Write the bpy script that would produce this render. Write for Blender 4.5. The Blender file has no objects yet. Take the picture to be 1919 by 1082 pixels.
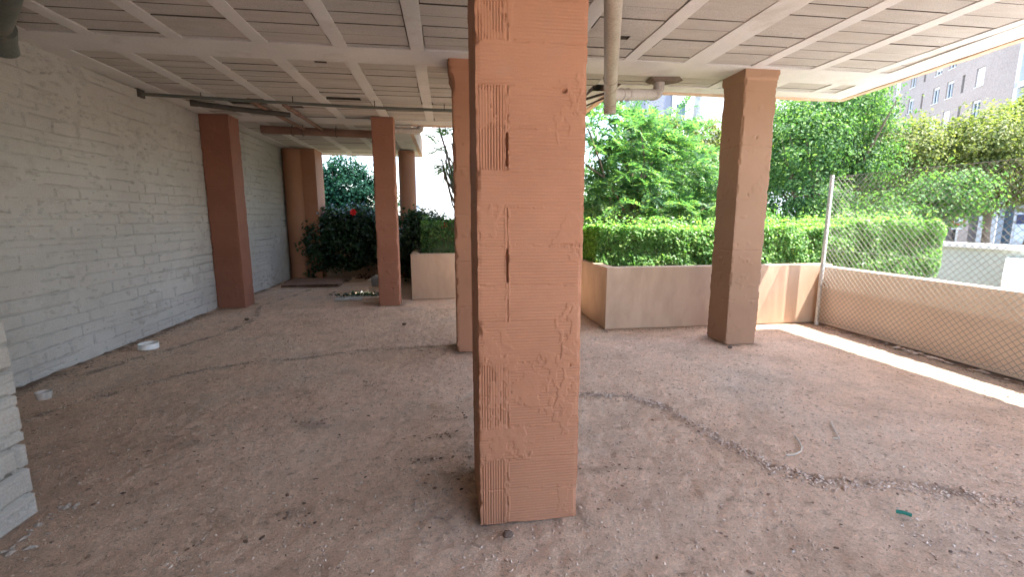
import bpy, math, random
import numpy as np
from mathutils import Vector, Matrix
rng = np.random.default_rng(11); random.seed(5)
R = math.radians
scene = bpy.context.scene
COL = scene.collection
H_CEIL = 3.08

# ------------------------------------------------------------------ noise
_perm = np.random.default_rng(3).random(65536).astype(np.float64)
def _h(ix, iy, seed):
    k = (ix.astype(np.int64)*73856093) ^ (iy.astype(np.int64)*19349663) ^ (seed*83492791)
    k = (k ^ (k >> 13)) * 1274126177
    return _perm[(k ^ (k >> 16)) & 65535]
def vnoise(x, y, seed=0):
    x, y = np.broadcast_arrays(np.asarray(x, float), np.asarray(y, float))
    ix, iy = np.floor(x), np.floor(y)
    fx, fy = x-ix, y-iy
    fx = fx*fx*(3-2*fx); fy = fy*fy*(3-2*fy)
    a = _h(ix, iy, seed); b = _h(ix+1, iy, seed); c = _h(ix, iy+1, seed); d = _h(ix+1, iy+1, seed)
    return (a*(1-fx)+b*fx)*(1-fy)+(c*(1-fx)+d*fx)*fy
def fbm(x, y, seed=0, o=4):
    s = 0; a = .5; t = 0
    for k in range(o):
        s = s+a*vnoise(np.asarray(x)*2**k, np.asarray(y)*2**k, seed+k*7); t += a; a *= .5
    return s/t
def sstep(a, b, x):
    t = np.clip((x-a)/(b-a), 0, 1); return t*t*(3-2*t)

# ------------------------------------------------------------------ materials
class NT:
    def __init__(s, name):
        s.m = bpy.data.materials.new(name); s.m.use_nodes = True
        s.t = s.m.node_tree; s.t.nodes.clear()
        s.out = s.n('ShaderNodeOutputMaterial')
    def n(s, typ, **kw):
        nd = s.t.nodes.new(typ)
        for k, v in kw.items():
            if hasattr(nd, k): setattr(nd, k, v)
            else: nd.inputs[k].default_value = v
        return nd
    def l(s, a, ao, b, bi): s.t.links.new(a.outputs[ao], b.inputs[bi])
    def coord(s, kind='Object'):
        c = s.n('ShaderNodeTexCoord'); return c, kind
    def noise(s, scale, detail=4, rough=.55, vec=None, dist=0):
        nd = s.n('ShaderNodeTexNoise'); nd.inputs['Scale'].default_value = scale
        nd.inputs['Detail'].default_value = detail; nd.inputs['Roughness'].default_value = rough
        nd.inputs['Distortion'].default_value = dist
        if vec: s.t.links.new(vec, nd.inputs['Vector'])
        return nd
    def ramp(s, src, stops):
        r = s.n('ShaderNodeValToRGB'); e = r.color_ramp.elements
        while len(e) < len(stops): e.new(.5)
        for k, (p, c) in enumerate(stops):
            e[k].position = p
            e[k].color = (c[0], c[1], c[2], 1) if hasattr(c, '__len__') else (c, c, c, 1)
        s.t.links.new(src, r.inputs['Fac']); return r
    def mix(s, fac, a, b, mode='MIX'):
        m = s.n('ShaderNodeMix', data_type='RGBA', blend_type=mode)
        for v, i in ((fac, 0), (a, 6), (b, 7)):
            if hasattr(v, 'is_linked') or isinstance(v, bpy.types.NodeSocket): s.t.links.new(v, m.inputs[i])
            else: m.inputs[i].default_value = v if i == 0 else (v[0], v[1], v[2], 1)
        return m.outputs[2]

def rough_mat(name, c1, c2, scale=3, fine=60, bump=.3, bdist=.004, rough=.9, dirt=None, dirt_scale=1.2, dirt_lo=.52, dirt_hi=.72, spec=.25, metal=0, fine_amt=.25, stretch=None):
    s = NT(name)
    tc = s.n('ShaderNodeTexCoord'); vec = tc.outputs['Object']
    if stretch:
        mp = s.n('ShaderNodeMapping'); mp.inputs['Scale'].default_value = stretch
        s.t.links.new(vec, mp.inputs['Vector']); svec = mp.outputs['Vector']
    else: svec = vec
    a = s.noise(scale, 6, .6, svec)
    r = s.ramp(a.outputs['Fac'], [(.3, c1), (.7, c2)])
    b = s.noise(fine, 4, .6, vec)
    rb = s.ramp(b.outputs['Fac'], [(.3, 1-fine_amt), (.7, 1+fine_amt*.4)])
    col = s.mix(1.0, r.outputs['Color'], rb.outputs['Color'], 'MULTIPLY')
    if dirt:
        d = s.noise(dirt_scale, 8, .7, svec, .3)
        rd = s.ramp(d.outputs['Fac'], [(dirt_lo, 0), (dirt_hi, 1)])
        col = s.mix(rd.outputs['Color'], col, dirt)
    p = s.n('ShaderNodeBsdfPrincipled')
    p.inputs['Roughness'].default_value = rough; p.inputs['Specular IOR Level'].default_value = spec
    p.inputs['Metallic'].default_value = metal
    s.t.links.new(col, p.inputs['Base Color'])
    if bump:
        bp = s.n('ShaderNodeBump'); bp.inputs['Strength'].default_value = bump; bp.inputs['Distance'].default_value = bdist
        s.l(b, 'Fac', bp, 'Height'); s.l(bp, 'Normal', p, 'Normal')
    s.l(p, 'BSDF', s.out, 'Surface'); return s.m

def leaf_mat(name, cols, trans=.4, rough=.45, spec=.4, tcol=None):
    s = NT(name)
    g = s.n('ShaderNodeNewGeometry')
    st = [(k/(len(cols)-1), c) for k, c in enumerate(cols)]
    r = s.ramp(g.outputs['Random Per Island'], st)
    p = s.n('ShaderNodeBsdfPrincipled'); p.inputs['Roughness'].default_value = rough; p.inputs['Specular IOR Level'].default_value = spec
    s.l(r, 'Color', p, 'Base Color')
    t = s.n('ShaderNodeBsdfTranslucent')
    tm = s.mix(1.0, r.outputs['Color'], tcol or (1.5, 1.7, .7), 'MULTIPLY'); s.t.links.new(tm, t.inputs['Color'])
    mx = s.n('ShaderNodeMixShader'); mx.inputs[0].default_value = trans
    s.l(p, 'BSDF', mx, 1); s.l(t, 'BSDF', mx, 2); s.l(mx, 'Shader', s.out, 'Surface'); return s.m

def plain(name, c, rough=.6, metal=0, spec=.4): 
    return rough_mat(name, tuple(v*.9 for v in c), c, 4, 40, .1, .002, rough, spec=spec, metal=metal, fine_amt=.12)

PEACH = rough_mat('peach_paint', (.32, .152, .088), (.385, .188, .11), 1.6, 190, .22, .003, .75, dirt=(.30, .175, .12), dirt_scale=2.2, dirt_lo=.60, dirt_hi=.80, fine_amt=.10)
RED_BROWN_DIM = rough_mat('red_brown_paint_dim', (.225, .092, .059), (.28, .122, .08), 1.6, 190, .22, .003, .8, dirt=(.14, .075, .052), dirt_scale=2.2, dirt_lo=.60, dirt_hi=.80, fine_amt=.10)  # red-brown paint, darkened further to stand for the dim deep bay
BROWN_DIM = rough_mat('brown_paint_dim', (.30, .13, .083), (.36, .17, .108), 1.6, 190, .22, .003, .8, dirt=(.19, .105, .07), dirt_scale=2.2, dirt_lo=.60, dirt_hi=.80, fine_amt=.10)  # brown peach paint, darkened to stand for weaker light deep inside
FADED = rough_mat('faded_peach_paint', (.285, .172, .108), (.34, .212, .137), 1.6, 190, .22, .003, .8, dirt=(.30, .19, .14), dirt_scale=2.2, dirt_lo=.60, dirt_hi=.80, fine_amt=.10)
CREAM_LIT = rough_mat('cream_render_lit', (.74, .585, .46), (.80, .66, .54), 1.5, 130, .3, .004, .9, dirt=(.62, .46, .35), dirt_scale=1.1, dirt_lo=.52, dirt_hi=.78, fine_amt=.10)  # cream render lightened to stand for sun bounced off the floor strip
NEARWHITE = rough_mat('warmed_limewash', (.33, .305, .27), (.40, .375, .335), 1.1, 90, .45, .006, .92, dirt=(.26, .225, .185), dirt_scale=1.6, dirt_lo=.58, dirt_hi=.80, fine_amt=.16)  # limewash darkened and warmed to offset blue skylight on the near wall
CREAM = rough_mat('cream_render', (.475, .335, .235), (.54, .39, .28), 1.5, 130, .3, .004, .9, dirt=(.335, .23, .165), dirt_scale=1.3, dirt_lo=.46, dirt_hi=.82, fine_amt=.12, stretch=(1.6, 1.6, .55))
WHITE = rough_mat('white_limewash', (.385, .357, .325), (.475, .447, .412), 1.1, 90, .45, .006, .92, dirt=(.27, .245, .21), dirt_scale=2.2, dirt_lo=.54, dirt_hi=.80, fine_amt=.16)
RIB = rough_mat('smooth_concrete', (.58, .57, .56), (.68, .67, .66), 1.8, 70, .25, .004, .9, dirt=(.40, .36, .32), dirt_scale=1.3, dirt_lo=.55, dirt_hi=.8, fine_amt=.12)
BLOCK = rough_mat('block_concrete', (.48, .455, .43), (.60, .57, .54), 1.4, 140, .9, .008, .95, dirt=(.43, .395, .36), dirt_scale=1.3, dirt_lo=.46, dirt_hi=.72, fine_amt=.36, stretch=(.7, 3.4, 1))
DARK = plain('dark_void', (.03, .027, .025), .95)
BWHITE = plain('white_render', (.80, .79, .77), .9)

# floor: dusty, stained screed
def floor_mat():
    s = NT('dusty_floor'); tc = s.n('ShaderNodeTexCoord'); v = tc.outputs['Object']
    big = s.noise(.55, 5, .6, v, .4); mid = s.noise(2.6, 8, .68, v, .25); fine = s.noise(85, 7, .78, v); grit = s.noise(330, 3, .6, v)
    base = s.ramp(big.outputs['Fac'], [(.30, (.75, .525, .375)), (.52, (.79, .58, .43)), (.72, (.73, .585, .465))])
    st = s.ramp(mid.outputs['Fac'], [(.30, (.84, .79, .74)), (.45, (.97, .95, .93)), (.60, (1.02, 1, .98)), (.72, (1.14, 1.13, 1.12))])
    c = s.mix(1.0, base.outputs['Color'], st.outputs['Color'], 'MULTIPLY')
    fr = s.ramp(fine.outputs['Fac'], [(.26, .42), (.40, .90), (.55, 1.06), (.70, 1.32), (.80, 1.55)])
    c = s.mix(1.0, c, fr.outputs['Color'], 'MULTIPLY')
    peb = s.noise(36, 6, .75, v, .3)
    pr = s.ramp(peb.outputs['Fac'], [(.33, .60), (.45, .94), (.58, 1.03), (.70, 1.22)])
    c = s.mix(1.0, c, pr.outputs['Color'], 'MULTIPLY')
    spots = s.noise(14, 5, .7, v, .6)
    sr = s.ramp(spots.outputs['Fac'], [(.58, 0), (.70, 1)])
    c = s.mix(sr.outputs['Color'], c, s.mix(.55, c, (.13, .09, .07)))
    at = s.n('ShaderNodeAttribute', attribute_name='grime')
    c = s.mix(at.outputs['Fac'], c, (.19, .135, .105))
    p = s.n('ShaderNodeBsdfPrincipled'); p.inputs['Roughness'].default_value = .95; p.inputs['Specular IOR Level'].default_value = .15
    s.t.links.new(c, p.inputs['Base Color'])
    ad = s.n('ShaderNodeMath', operation='ADD'); s.l(fine, 'Fac', ad, 0)
    ml = s.n('ShaderNodeMath', operation='MULTIPLY'); s.l(grit, 'Fac', ml, 0); ml.inputs[1].default_value = .45
    s.l(ml, 'Value', ad, 1)
    bp = s.n('ShaderNodeBump'); bp.inputs['Strength'].default_value = 1.0; bp.inputs['Distance'].default_value = .022
    s.l(ad, 'Value', bp, 'Height'); s.l(bp, 'Normal', p, 'Normal')
    s.l(p, 'BSDF', s.out, 'Surface'); return s.m
FLOOR = floor_mat()
def island_mat(name, cols, rough=.95):
    s = NT(name); g = s.n('ShaderNodeNewGeometry')
    r = s.ramp(g.outputs['Random Per Island'], [(k/(len(cols)-1), c) for k, c in enumerate(cols)])
    p = s.n('ShaderNodeBsdfPrincipled'); p.inputs['Roughness'].default_value = rough; p.inputs['Specular IOR Level'].default_value = .2
    s.l(r, 'Color', p, 'Base Color'); s.l(p, 'BSDF', s.out, 'Surface'); return s.m
GRAVEL = island_mat('grit', [(.36, .26, .20), (.50, .39, .31), (.62, .52, .44), (.26, .18, .135), (.42, .31, .24), (.55, .44, .36)])
DEBRIS = island_mat('dry_debris', [(.12, .08, .06), (.20, .135, .10), (.075, .05, .04), (.26, .18, .13)])
EARTH = rough_mat('earth', (.13, .095, .065), (.21, .16, .115), 2, 60, .8, .02, 1)
ASPHALT = rough_mat('asphalt', (.10, .10, .10), (.16, .155, .15), .4, 60, .4, .01, .95)
GALV = rough_mat('galvanised_steel', (.50, .51, .50), (.64, .65, .64), 8, 60, .1, .001, .5, metal=.6, dirt=(.22, .15, .11), dirt_scale=5, dirt_lo=.58, dirt_hi=.72)
WIRE = plain('fence_wire', (.30, .29, .265), .55, .4)
PVC = rough_mat('grey_beige_pvc', (.36, .315, .265), (.47, .42, .36), 2.5, 60, .1, .001, .45, dirt=(.26, .215, .17), dirt_scale=3, dirt_lo=.5, dirt_hi=.8)
PVCG = rough_mat('grey_pvc', (.40, .37, .345), (.50, .465, .435), 3, 60, .1, .001, .5, dirt=(.30, .255, .22), dirt_scale=4, dirt_lo=.5, dirt_hi=.8)
BROWNP = rough_mat('brown_pipe', (.17, .095, .07), (.24, .14, .105), 3, 60, .15, .001, .6)
GREENP = rough_mat('green_pipe', (.10, .115, .10), (.16, .175, .155), 3, 60, .15, .001, .5, dirt=(.16, .13, .10), dirt_scale=6, dirt_lo=.5, dirt_hi=.7)
DKPIPE = rough_mat('dark_pipe', (.045, .04, .035), (.09, .075, .065), 3, 60, .15, .001, .6)
BARK = rough_mat('bark', (.12, .085, .06), (.22, .165, .12), 6, 50, .8, .012, .95, stretch=(1, 1, .25))
PALEBARK = rough_mat('pale_bark', (.36, .34, .31), (.62, .60, .57), 4, 30, .5, .01, .9, dirt=(.20, .18, .16), dirt_scale=6, dirt_lo=.58, dirt_hi=.66)
L_FEATHER = leaf_mat('feathery_leaf', [(.038, .10, .052), (.065, .155, .075), (.10, .205, .085), (.17, .24, .075)], .5)
L_HEDGE = leaf_mat('hedge_leaf', [(.07, .165, .045), (.11, .235, .062), (.15, .295, .08), (.24, .33, .10)], .5)
L_DARK = leaf_mat('broad_leaf', rough=.62, spec=.22, cols=[(.030, .075, .030), (.058, .125, .045), (.09, .175, .06), (.15, .235, .07)], trans=.42)
L_YEL = leaf_mat('yellowish_leaf', [(.075, .098, .032), (.11, .135, .042), (.15, .172, .055), (.19, .19, .068)], .42, .6, .22)
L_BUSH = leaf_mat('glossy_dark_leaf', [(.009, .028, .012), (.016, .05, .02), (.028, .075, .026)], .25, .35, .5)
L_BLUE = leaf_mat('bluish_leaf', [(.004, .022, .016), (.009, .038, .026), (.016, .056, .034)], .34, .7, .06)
PETAL = leaf_mat('red_petal', [(.55, .01, .02), (.75, .03, .03)], .3, tcol=(1.2, .6, .6))

# ------------------------------------------------------------------ mesh helpers
def world_loc(o):
    v = Vector((0, 0, 0))
    while o: v += o.location; o = o.parent
    return v
def link_mesh(name, V, faces, mat, parent=None, loc=None, smooth=False, mats=None, mi=None):
    V = np.asarray(V, float).reshape(-1, 3)
    if parent is not None: off = np.array(world_loc(parent))
    elif loc is not None: off = np.array(loc, float)
    else: off = np.zeros(3)
    V = V-off
    me = bpy.data.meshes.new(name)
    if isinstance(faces, np.ndarray):
        k = faces.shape[1]; nf = len(faces)
        me.vertices.add(len(V)); me.vertices.foreach_set('co', V.ravel())
        me.loops.add(nf*k); me.loops.foreach_set('vertex_index', faces.astype(np.int32).ravel())
        me.polygons.add(nf); me.polygons.foreach_set('loop_start', np.arange(0, nf*k, k, dtype=np.int32))
        me.update(calc_edges=True)
    else:
        me.from_pydata([tuple(v) for v in V], [], [tuple(int(i) for i in f) for f in faces])
    if mats:
        for m in mats: me.materials.append(m)
        if mi is not None: me.polygons.foreach_set('material_index', np.asarray(mi, np.int32))
    elif mat: me.materials.append(mat)
    me.polygons.foreach_set('use_smooth', np.full(len(me.polygons), bool(smooth)))
    me.validate()
    o = bpy.data.objects.new(name, me); COL.objects.link(o)
    if parent is not None: o.parent = parent
    elif loc is not None: o.location = loc
    return o
def tag(o, label=None, cat=None, group=None, kind=None):
    if label: o['label'] = label
    if cat: o['category'] = cat
    if group: o['group'] = group
    if kind: o['kind'] = kind
    return o
def thing(name, label, cat, loc, group=None):
    o = bpy.data.objects.new(name, None); COL.objects.link(o); o.location = loc; o.empty_display_size = .1
    return tag(o, label, cat, group)

class MB:
    def __init__(s): s.v = []; s.f = []
    def box(s, a, b):
        x0, y0, z0 = a; x1, y1, z1 = b; k = len(s.v)
        s.v += [(x0, y0, z0), (x1, y0, z0), (x1, y1, z0), (x0, y1, z0), (x0, y0, z1), (x1, y0, z1), (x1, y1, z1), (x0, y1, z1)]
        s.f += [(k, k+3, k+2, k+1), (k+4, k+5, k+6, k+7), (k, k+1, k+5, k+4), (k+1, k+2, k+6, k+5), (k+2, k+3, k+7, k+6), (k+3, k, k+4, k+7)]
        return s
    def obox(s, c, half, rz):   # rotated box
        k = len(s.v); ca, sa = math.cos(rz), math.sin(rz)
        for dz in (-1, 1):
            for dx, dy in ((-1, -1), (1, -1), (1, 1), (-1, 1)):
                x, y = dx*half[0], dy*half[1]
                s.v.append((c[0]+x*ca-y*sa, c[1]+x*sa+y*ca, c[2]+dz*half[2]))
        s.f += [(k, k+3, k+2, k+1), (k+4, k+5, k+6, k+7), (k, k+1, k+5, k+4), (k+1, k+2, k+6, k+5), (k+2, k+3, k+7, k+6), (k+3, k, k+4, k+7)]
        return s
    def prism(s, poly, z0, z1):
        k = len(s.v); n = len(poly)
        s.v += [(x, y, z0) for x, y in poly]+[(x, y, z1) for x, y in poly]
        s.f += [tuple(range(k+n-1, k-1, -1)), tuple(range(k+n, k+2*n))]
        s.f += [(k+i, k+(i+1) % n, k+n+(i+1) % n, k+n+i) for i in range(n)]
        return s
    def tube(s, pts, r, n=10, cap=True, r_end=None):
        pts = [Vector(p) for p in pts]; rings = []; up = None
        for i, p in enumerate(pts):
            d = (pts[min(i+1, len(pts)-1)]-pts[max(i-1, 0)]).normalized()
            if up is None or abs(up.dot(d)) > .98:
                up = Vector((0, 0, 1)) if abs(d.z) < .9 else Vector((1, 0, 0))
            a = d.cross(up).normalized(); b = a.cross(d).normalized(); up = b
            rr = r[i] if hasattr(r, '__len__') else (r if r_end is None else r+(r_end-r)*i/(len(pts)-1))
            k = len(s.v)
            for j in range(n):
                t = 2*math.pi*j/n; s.v.append(tuple(p+(a*math.cos(t)+b*math.sin(t))*rr))
            rings.append(k)
        for q in range(len(rings)-1):
            k0, k1 = rings[q], rings[q+1]
            s.f += [(k0+j, k0+(j+1) % n, k1+(j+1) % n, k1+j) for j in range(n)]
        if cap:
            s.f.append(tuple(rings[0]+j for j in range(n-1, -1, -1))); s.f.append(tuple(rings[-1]+j for j in range(n)))
        return s
    def build(s, name, mat, parent=None, loc=None, smooth=False, bevel=0):
        o = link_mesh(name, s.v, s.f, mat, parent, loc, smooth)
        if smooth:
            try: o.data.set_sharp_from_angle(angle=R(40))
            except Exception: pass
        if bevel:
            m = o.modifiers.new('bevel', 'BEVEL'); m.width = bevel; m.segments = 2; m.limit_method = 'ANGLE'
        return o
def grid_faces(n, m, off=0, flip=False):
    i, j = np.meshgrid(np.arange(n-1), np.arange(m-1), indexing='ij')
    a = (i*m+j).ravel()+off
    f = np.stack([a, a+m, a+m+1, a+1], 1)
    return f[:, ::-1] if flip else f

# ------------------------------------------------------------------ brick-faced slabs: displaced faces of a box
def faced_box(name, x0, x1, y0, y1, z1, mat, hfuncs, res, parent=None, loc=None, chip=.006, seed=0, z0=0.0, flare=None):
    """Box whose four sides are displaced grids. hfuncs: dict side-> f(u,z); u runs along the side from its left end seen from outside."""
    V = []; F = []; off = 0
    ru, rz = res
    nz = int((z1-z0)/rz)+1; z = np.linspace(z0, z1, nz)
    sides = {'front': ((x0, y0), (x1, y0), (0, -1)), 'right': ((x1, y0), (x1, y1), (1, 0)), 'back': ((x1, y1), (x0, y1), (0, 1)), 'left': ((x0, y1), (x0, y0), (-1, 0))}
    corners = [(x0, y0), (x1, y0), (x1, y1), (x0, y1)]
    order = ['front', 'right', 'back', 'left']
    def cornerdisp(ci):
        e = -chip*sstep(.52, .75, fbm(z*9, z*0+ci*3.3, seed+ci*17, 4))-chip*.5*vnoise(z*45, z*0, seed+ci*5)
        return e
    for si, sd in enumerate(order):
        (ax, ay), (bx, by), (nx, ny) = sides[sd]
        L = math.hypot(bx-ax, by-ay)
        f = hfuncs.get(sd) or hfuncs.get('*')
        r = ru if f else L/2
        nu = max(3, int(L/r)+1); u = np.linspace(0, L, nu)
        UU, ZZ = np.meshgrid(u, z, indexing='ij')
        d = f(UU, ZZ) if f else np.zeros_like(UU)
        fade = sstep(0, .008, UU)*sstep(0, .008, L-UU)
        d = d*fade
        X = ax+(bx-ax)*UU/L+nx*d; Y = ay+(by-ay)*UU/L+ny*d
        # corner chips shared by both faces
        dx, dy = (bx-ax)/L, (by-ay)/L
        ca = cornerdisp(si)[None, :]; cb = cornerdisp((si+1) % 4)[None, :]
        wa = np.clip(1-UU/.02, 0, 1); wb = np.clip(1-(L-UU)/.02, 0, 1)
        X = X+(nx*ca-dx*ca)*wa+(nx*cb+dx*cb)*wb
        Y = Y+(ny*ca-dy*ca)*wa+(ny*cb+dy*cb)*wb
        if flare is not None:
            fl = flare(ZZ); cx, cy = (x0+x1)/2, (y0+y1)/2
            X = X+np.sign(X-cx)*fl*np.minimum(1, np.abs(X-cx)/((x1-x0)/2)); Y = Y+np.sign(Y-cy)*fl*np.minimum(1, np.abs(Y-cy)/((y1-y0)/2))
        P = np.stack([X, Y, ZZ], 2).reshape(-1, 3)
        V.append(P); F.append(grid_faces(nu, nz, off)); off += len(P)
    V = np.concatenate(V); F = np.concatenate(F)
    return link_mesh(name, V, F, mat, parent, loc, smooth=True)

# heights (metres, outward +)
ZC = np.array([0, .18, .34, .50, .66, .82, 1.02, 1.19, 1.37, 1.54, 1.70, 1.88, 2.05, 2.23, 2.40, 2.57, 2.74, 2.91, 3.08])
def hollow_brick_front(u, z):
    k = np.clip(np.searchsorted(ZC, z, side='right')-1, 0, len(ZC)-2)
    zl = ZC[k]; zh = ZC[k+1]
    d = .0025*(fbm(u*7, z*5, 4, 4)-.5)
    # which courses have an upright brick end at the left
    vert = np.isin(k, [0, 1, 3, 4, 10, 11, 13, 14, 16, 17])
    split = vert | np.isin(k, [6, 7, 8])
    inend = split & (u < .134)
    # ridges
    hr = np.abs(((z/.0142) % 1)-.5)*2
    wob = vnoise(u*3, z*140, 9)
    ridge = -.0030*sstep(.55, .95, hr)*(.35+.9*vnoise(u*2+k*7, z*18, 21))
    d = d+np.where(inend & vert, 0, ridge*(.6+.6*wob))
    vr = np.abs(((u/.0125) % 1)-.5)*2
    band = (vnoise(u*0+k*3.1, u*45, 31) > .30)
    d = d+np.where(inend & vert, -.0065*sstep(.45, .9, vr)*(.5+.8*vnoise(u*60, z*4, 33)), 0)
    # bed joints
    jw = .0045+.003*vnoise(u*20, z*5, 40)
    dj = np.minimum(np.abs(z-zl), np.abs(zh-z))
    jm = fbm(u*14+k, z*6, 44, 3)
    d = d+np.where(dj < jw, np.where(jm > .52, .003*(vnoise(u*70, z*70, 46)), -.004*(1-jm)), 0)
    # upright joint beside the end bricks, partly open
    uj = .134+.006*(vnoise(z*6, u*0, 51)-.5)
    open_z = ((z > 1.205) & (z < 1.355)) | ((z > 1.72) & (z < 1.86)) | ((z > 2.06) & (z < 2.19)) | ((z > 1.56) & (z < 1.63)) | ((z > 2.42) & (z < 2.5))
    du = np.abs(u-uj)
    hw = .0032+.0035*vnoise(z*22, u*0, 53)
    d = np.where(split & (du < .011), np.where(vnoise(u*90, z*60, 55) > .45, .002, -.001), d)
    d = np.where(split & (du < hw), np.where(open_z, -.03, -.006*sstep(.4, .6, vnoise(z*25, u*0, 56))), d)
    # gap in a bed joint, putlog holes
    d = np.where((np.abs(z-1.373) < .0035) & (u > .375) & (u < .437), -.03, d)
    d = np.where((np.abs(z-2.035) < .008) & (np.abs(u-.385) < .012), -.02, d)
    d = np.where((np.abs(z-.80) < .008) & (np.abs(u-.435) < .006), -.015, d)
    # mortar smears with ragged lips
    def smear(uc, zc, su, sz, seed, h=.004):
        m = 1-np.maximum(np.abs((u-uc)/su), np.abs((z-zc)/sz))*.8+2.2*(fbm(u*13, z*13, seed, 5)-.55)
        body = sstep(.0, .12, m)
        return body*h*.42*(.3+1.4*fbm(u*34, z*34, seed+2, 4))-.006*body*sstep(.60, .66, fbm(u*26, z*17, seed+3, 4))
    keep = lambda s: s
    S = smear(.425, 1.46, .05, .10, 61)+smear(.43, .93, .05, .12, 63, .005)+smear(.07, .43, .12, .09, 65, .006)+smear(.25, .72, .16, .11, 67, .005)+smear(.05, 1.96, .045, .09, 69, .004)+smear(.42, 1.97, .05, .10, 71, .004)+smear(.05, 1.45, .06, .08, 73, .003)+smear(.40, .50, .05, .10, 75, .004)+smear(.06, .93, .06, .09, 77, .003)+smear(.07, 2.30, .05, .06, 79, .004)+smear(.42, .10, .04, .07, 81, .003)
    d = np.where(S > .0005, S+d*.25, d)
    return d
def plain_brick(seed, courses=.55, depth=.006, ridge=.0):
    def f(u, z):
        d = .004*(fbm(u*4+seed, z*3, seed, 4)-.5)
        zz = (z+.07*seed) % courses
        j = np.minimum(zz, courses-zz)
        m = fbm(u*9, z*2+seed, seed+3, 3)
        d = d-depth*(j < .006)*sstep(.3, .55, m)
        if ridge: d = d-ridge*sstep(.5, .95, np.abs(((z/.016) % 1)-.5)*2)*vnoise(u*3, z*12, seed+8)
        d = d+.0035*sstep(.66, .75, fbm(u*10, z*10, seed+5, 4))
        d = d-.012*sstep(.83, .86, fbm(u*22, z*14, seed+6, 3))
        return d
    return f

# ------------------------------------------------------------------ pillars
def pillar(label, x0, x1, y0, y1, hf, res, chip, seed, flare=None, mat=PEACH):
    o = faced_box('brick_pillar', x0, x1, y0, y1, H_CEIL-.002, mat, hf, res, None, ((x0+x1)/2, (y0+y1)/2, 0), chip, seed, 0, flare)
    return tag(o, label, 'pillar', None)
pillar('nearest peach pillar of ribbed hollow brick with an open upright joint, in the middle of the view', .131, .617, 2.02, 2.545,
       {'front': hollow_brick_front, 'left': plain_brick(2, .34, .004, .0015), 'right': plain_brick(4, .34, .004), 'back': plain_brick(6)}, (.003, .0036), .007, 3)
top_flare = lambda z: .035*sstep(2.86, 2.99, z)*(.6+.6*vnoise(z*20, z*0, 3))
pillar('slim looking peach pillar mostly hidden behind the nearest ribbed brick pillar', .085, .50, 4.95, 5.36, {'*': plain_brick(7, .5, .007)}, (.012, .012), .016, 9, top_flare)
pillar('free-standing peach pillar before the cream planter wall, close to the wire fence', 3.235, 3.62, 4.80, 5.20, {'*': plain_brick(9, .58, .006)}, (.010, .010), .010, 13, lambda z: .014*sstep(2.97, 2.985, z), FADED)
pillar('reddish brown shaded pillar built against the white brick wall', -3.775, -3.345, 7.97, 8.34, {'*': plain_brick(12, .56, .005)}, (.012, .012), .006, 17, None, RED_BROWN_DIM)
C2 = pillar('brown peach pillar carrying the end of the brown drain pipe', -1.165, -.82, 7.82, 8.10, {'*': plain_brick(15, .6, .003, .003)}, (.012, .006), .010, 21, None, BROWN_DIM)

def round_col(label, x, y, r, h=H_CEIL):
    n = 40; nz = 60
    t = np.linspace(0, 2*np.pi, n+1); z = np.linspace(0, h-.15, nz)
    T, Z = np.meshgrid(t, z, indexing='ij')
    rr = r+.003*(fbm(np.cos(T)*2+5, Z*3, int(abs(x)*10), 4)-.5)
    X = x+rr*np.cos(T); Y = y+rr*np.sin(T)
    P = np.stack([X, Y, Z], 2).reshape(-1, 3)
    o = link_mesh('round_column', P, grid_faces(n+1, nz), PEACH, None, (x, y, 0), True)
    return tag(o, label, 'column')
round_col('round peach column behind the pillar with the drain pipe, lit along one side', -.93, 11.6, .20, 3.2)
round_col('shaded round peach column at the end of the white wall behind the dark bush', -3.565, 11.62, .205, 3.2)
pillar('narrow square pier beside the round column above the dark bush, its side sunlit', -3.44, -3.05, 11.62, 12.3, {'*': plain_brick(25, .6, .003)}, (.02, .02), .004, 25)

# ------------------------------------------------------------------ white brick wall
def brick_wall_h(seed, course=.205, blen=.46):
    def f(u, z):
        k = np.floor(z/course); off = (k % 2)*.5*blen+.13*vnoise(k*1.7, k*0, seed)
        zz = z-k*course+.004*np.sin(u*3+k); zz = zz+.010*(fbm(u*1.3, k*4.1, seed+1, 3)-.5)
        jd = np.minimum(np.abs(zz), np.abs(course-zz))
        uu = (u+off) % blen; vd = np.minimum(uu, blen-uu)
        d = .006*(fbm(u*2.2, z*2.2, seed+2, 5)-.5)
        d = d+.004*(_h(np.floor((u+off)/blen), k, seed+9)-.5)        # bricks slightly in and out
        d = d-.0032*sstep(.4, .95, np.abs(((z/.0235) % 1)-.5)*2)
        m = fbm(u*1.9, k*3.7+z*.4, seed+3, 4)
        mf = vnoise(u*9, k*5.3, seed+4)
        openj = (m+.25*mf) > .575
        d = np.where(jd < np.where(openj, .0085, .006), np.where(openj, -.06, -.004), d)
        mv = _h(np.floor((u+off)/blen), k, seed+6)
        d = np.where((vd < .0075) & (mv > .55), np.where(vnoise(z*24, u*3, seed+7) > .40, -.045, -.003), d)
        hz = np.abs(zz-course*.5); hm = vnoise(u*1.7, k*9.1, seed+21)
        d = np.where((hz < .0055) & (hm > .66), -.012, d)
        # coat of slapped-on mortar in places hides the joints
        patch = sstep(.57, .63, fbm(u*.55+3, z*.7, seed+12, 4))
        rough = .016*(fbm(u*11, z*13, seed+13, 4)-.5)-.030*sstep(.655, .69, fbm(u*12, z*24, seed+15, 4))
        d = d*(1-patch)+(rough+.003)*patch
        d = d-.022*sstep(.755, .78, fbm(u*15, z*22, seed+18, 3))
        return d
    return f
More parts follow.
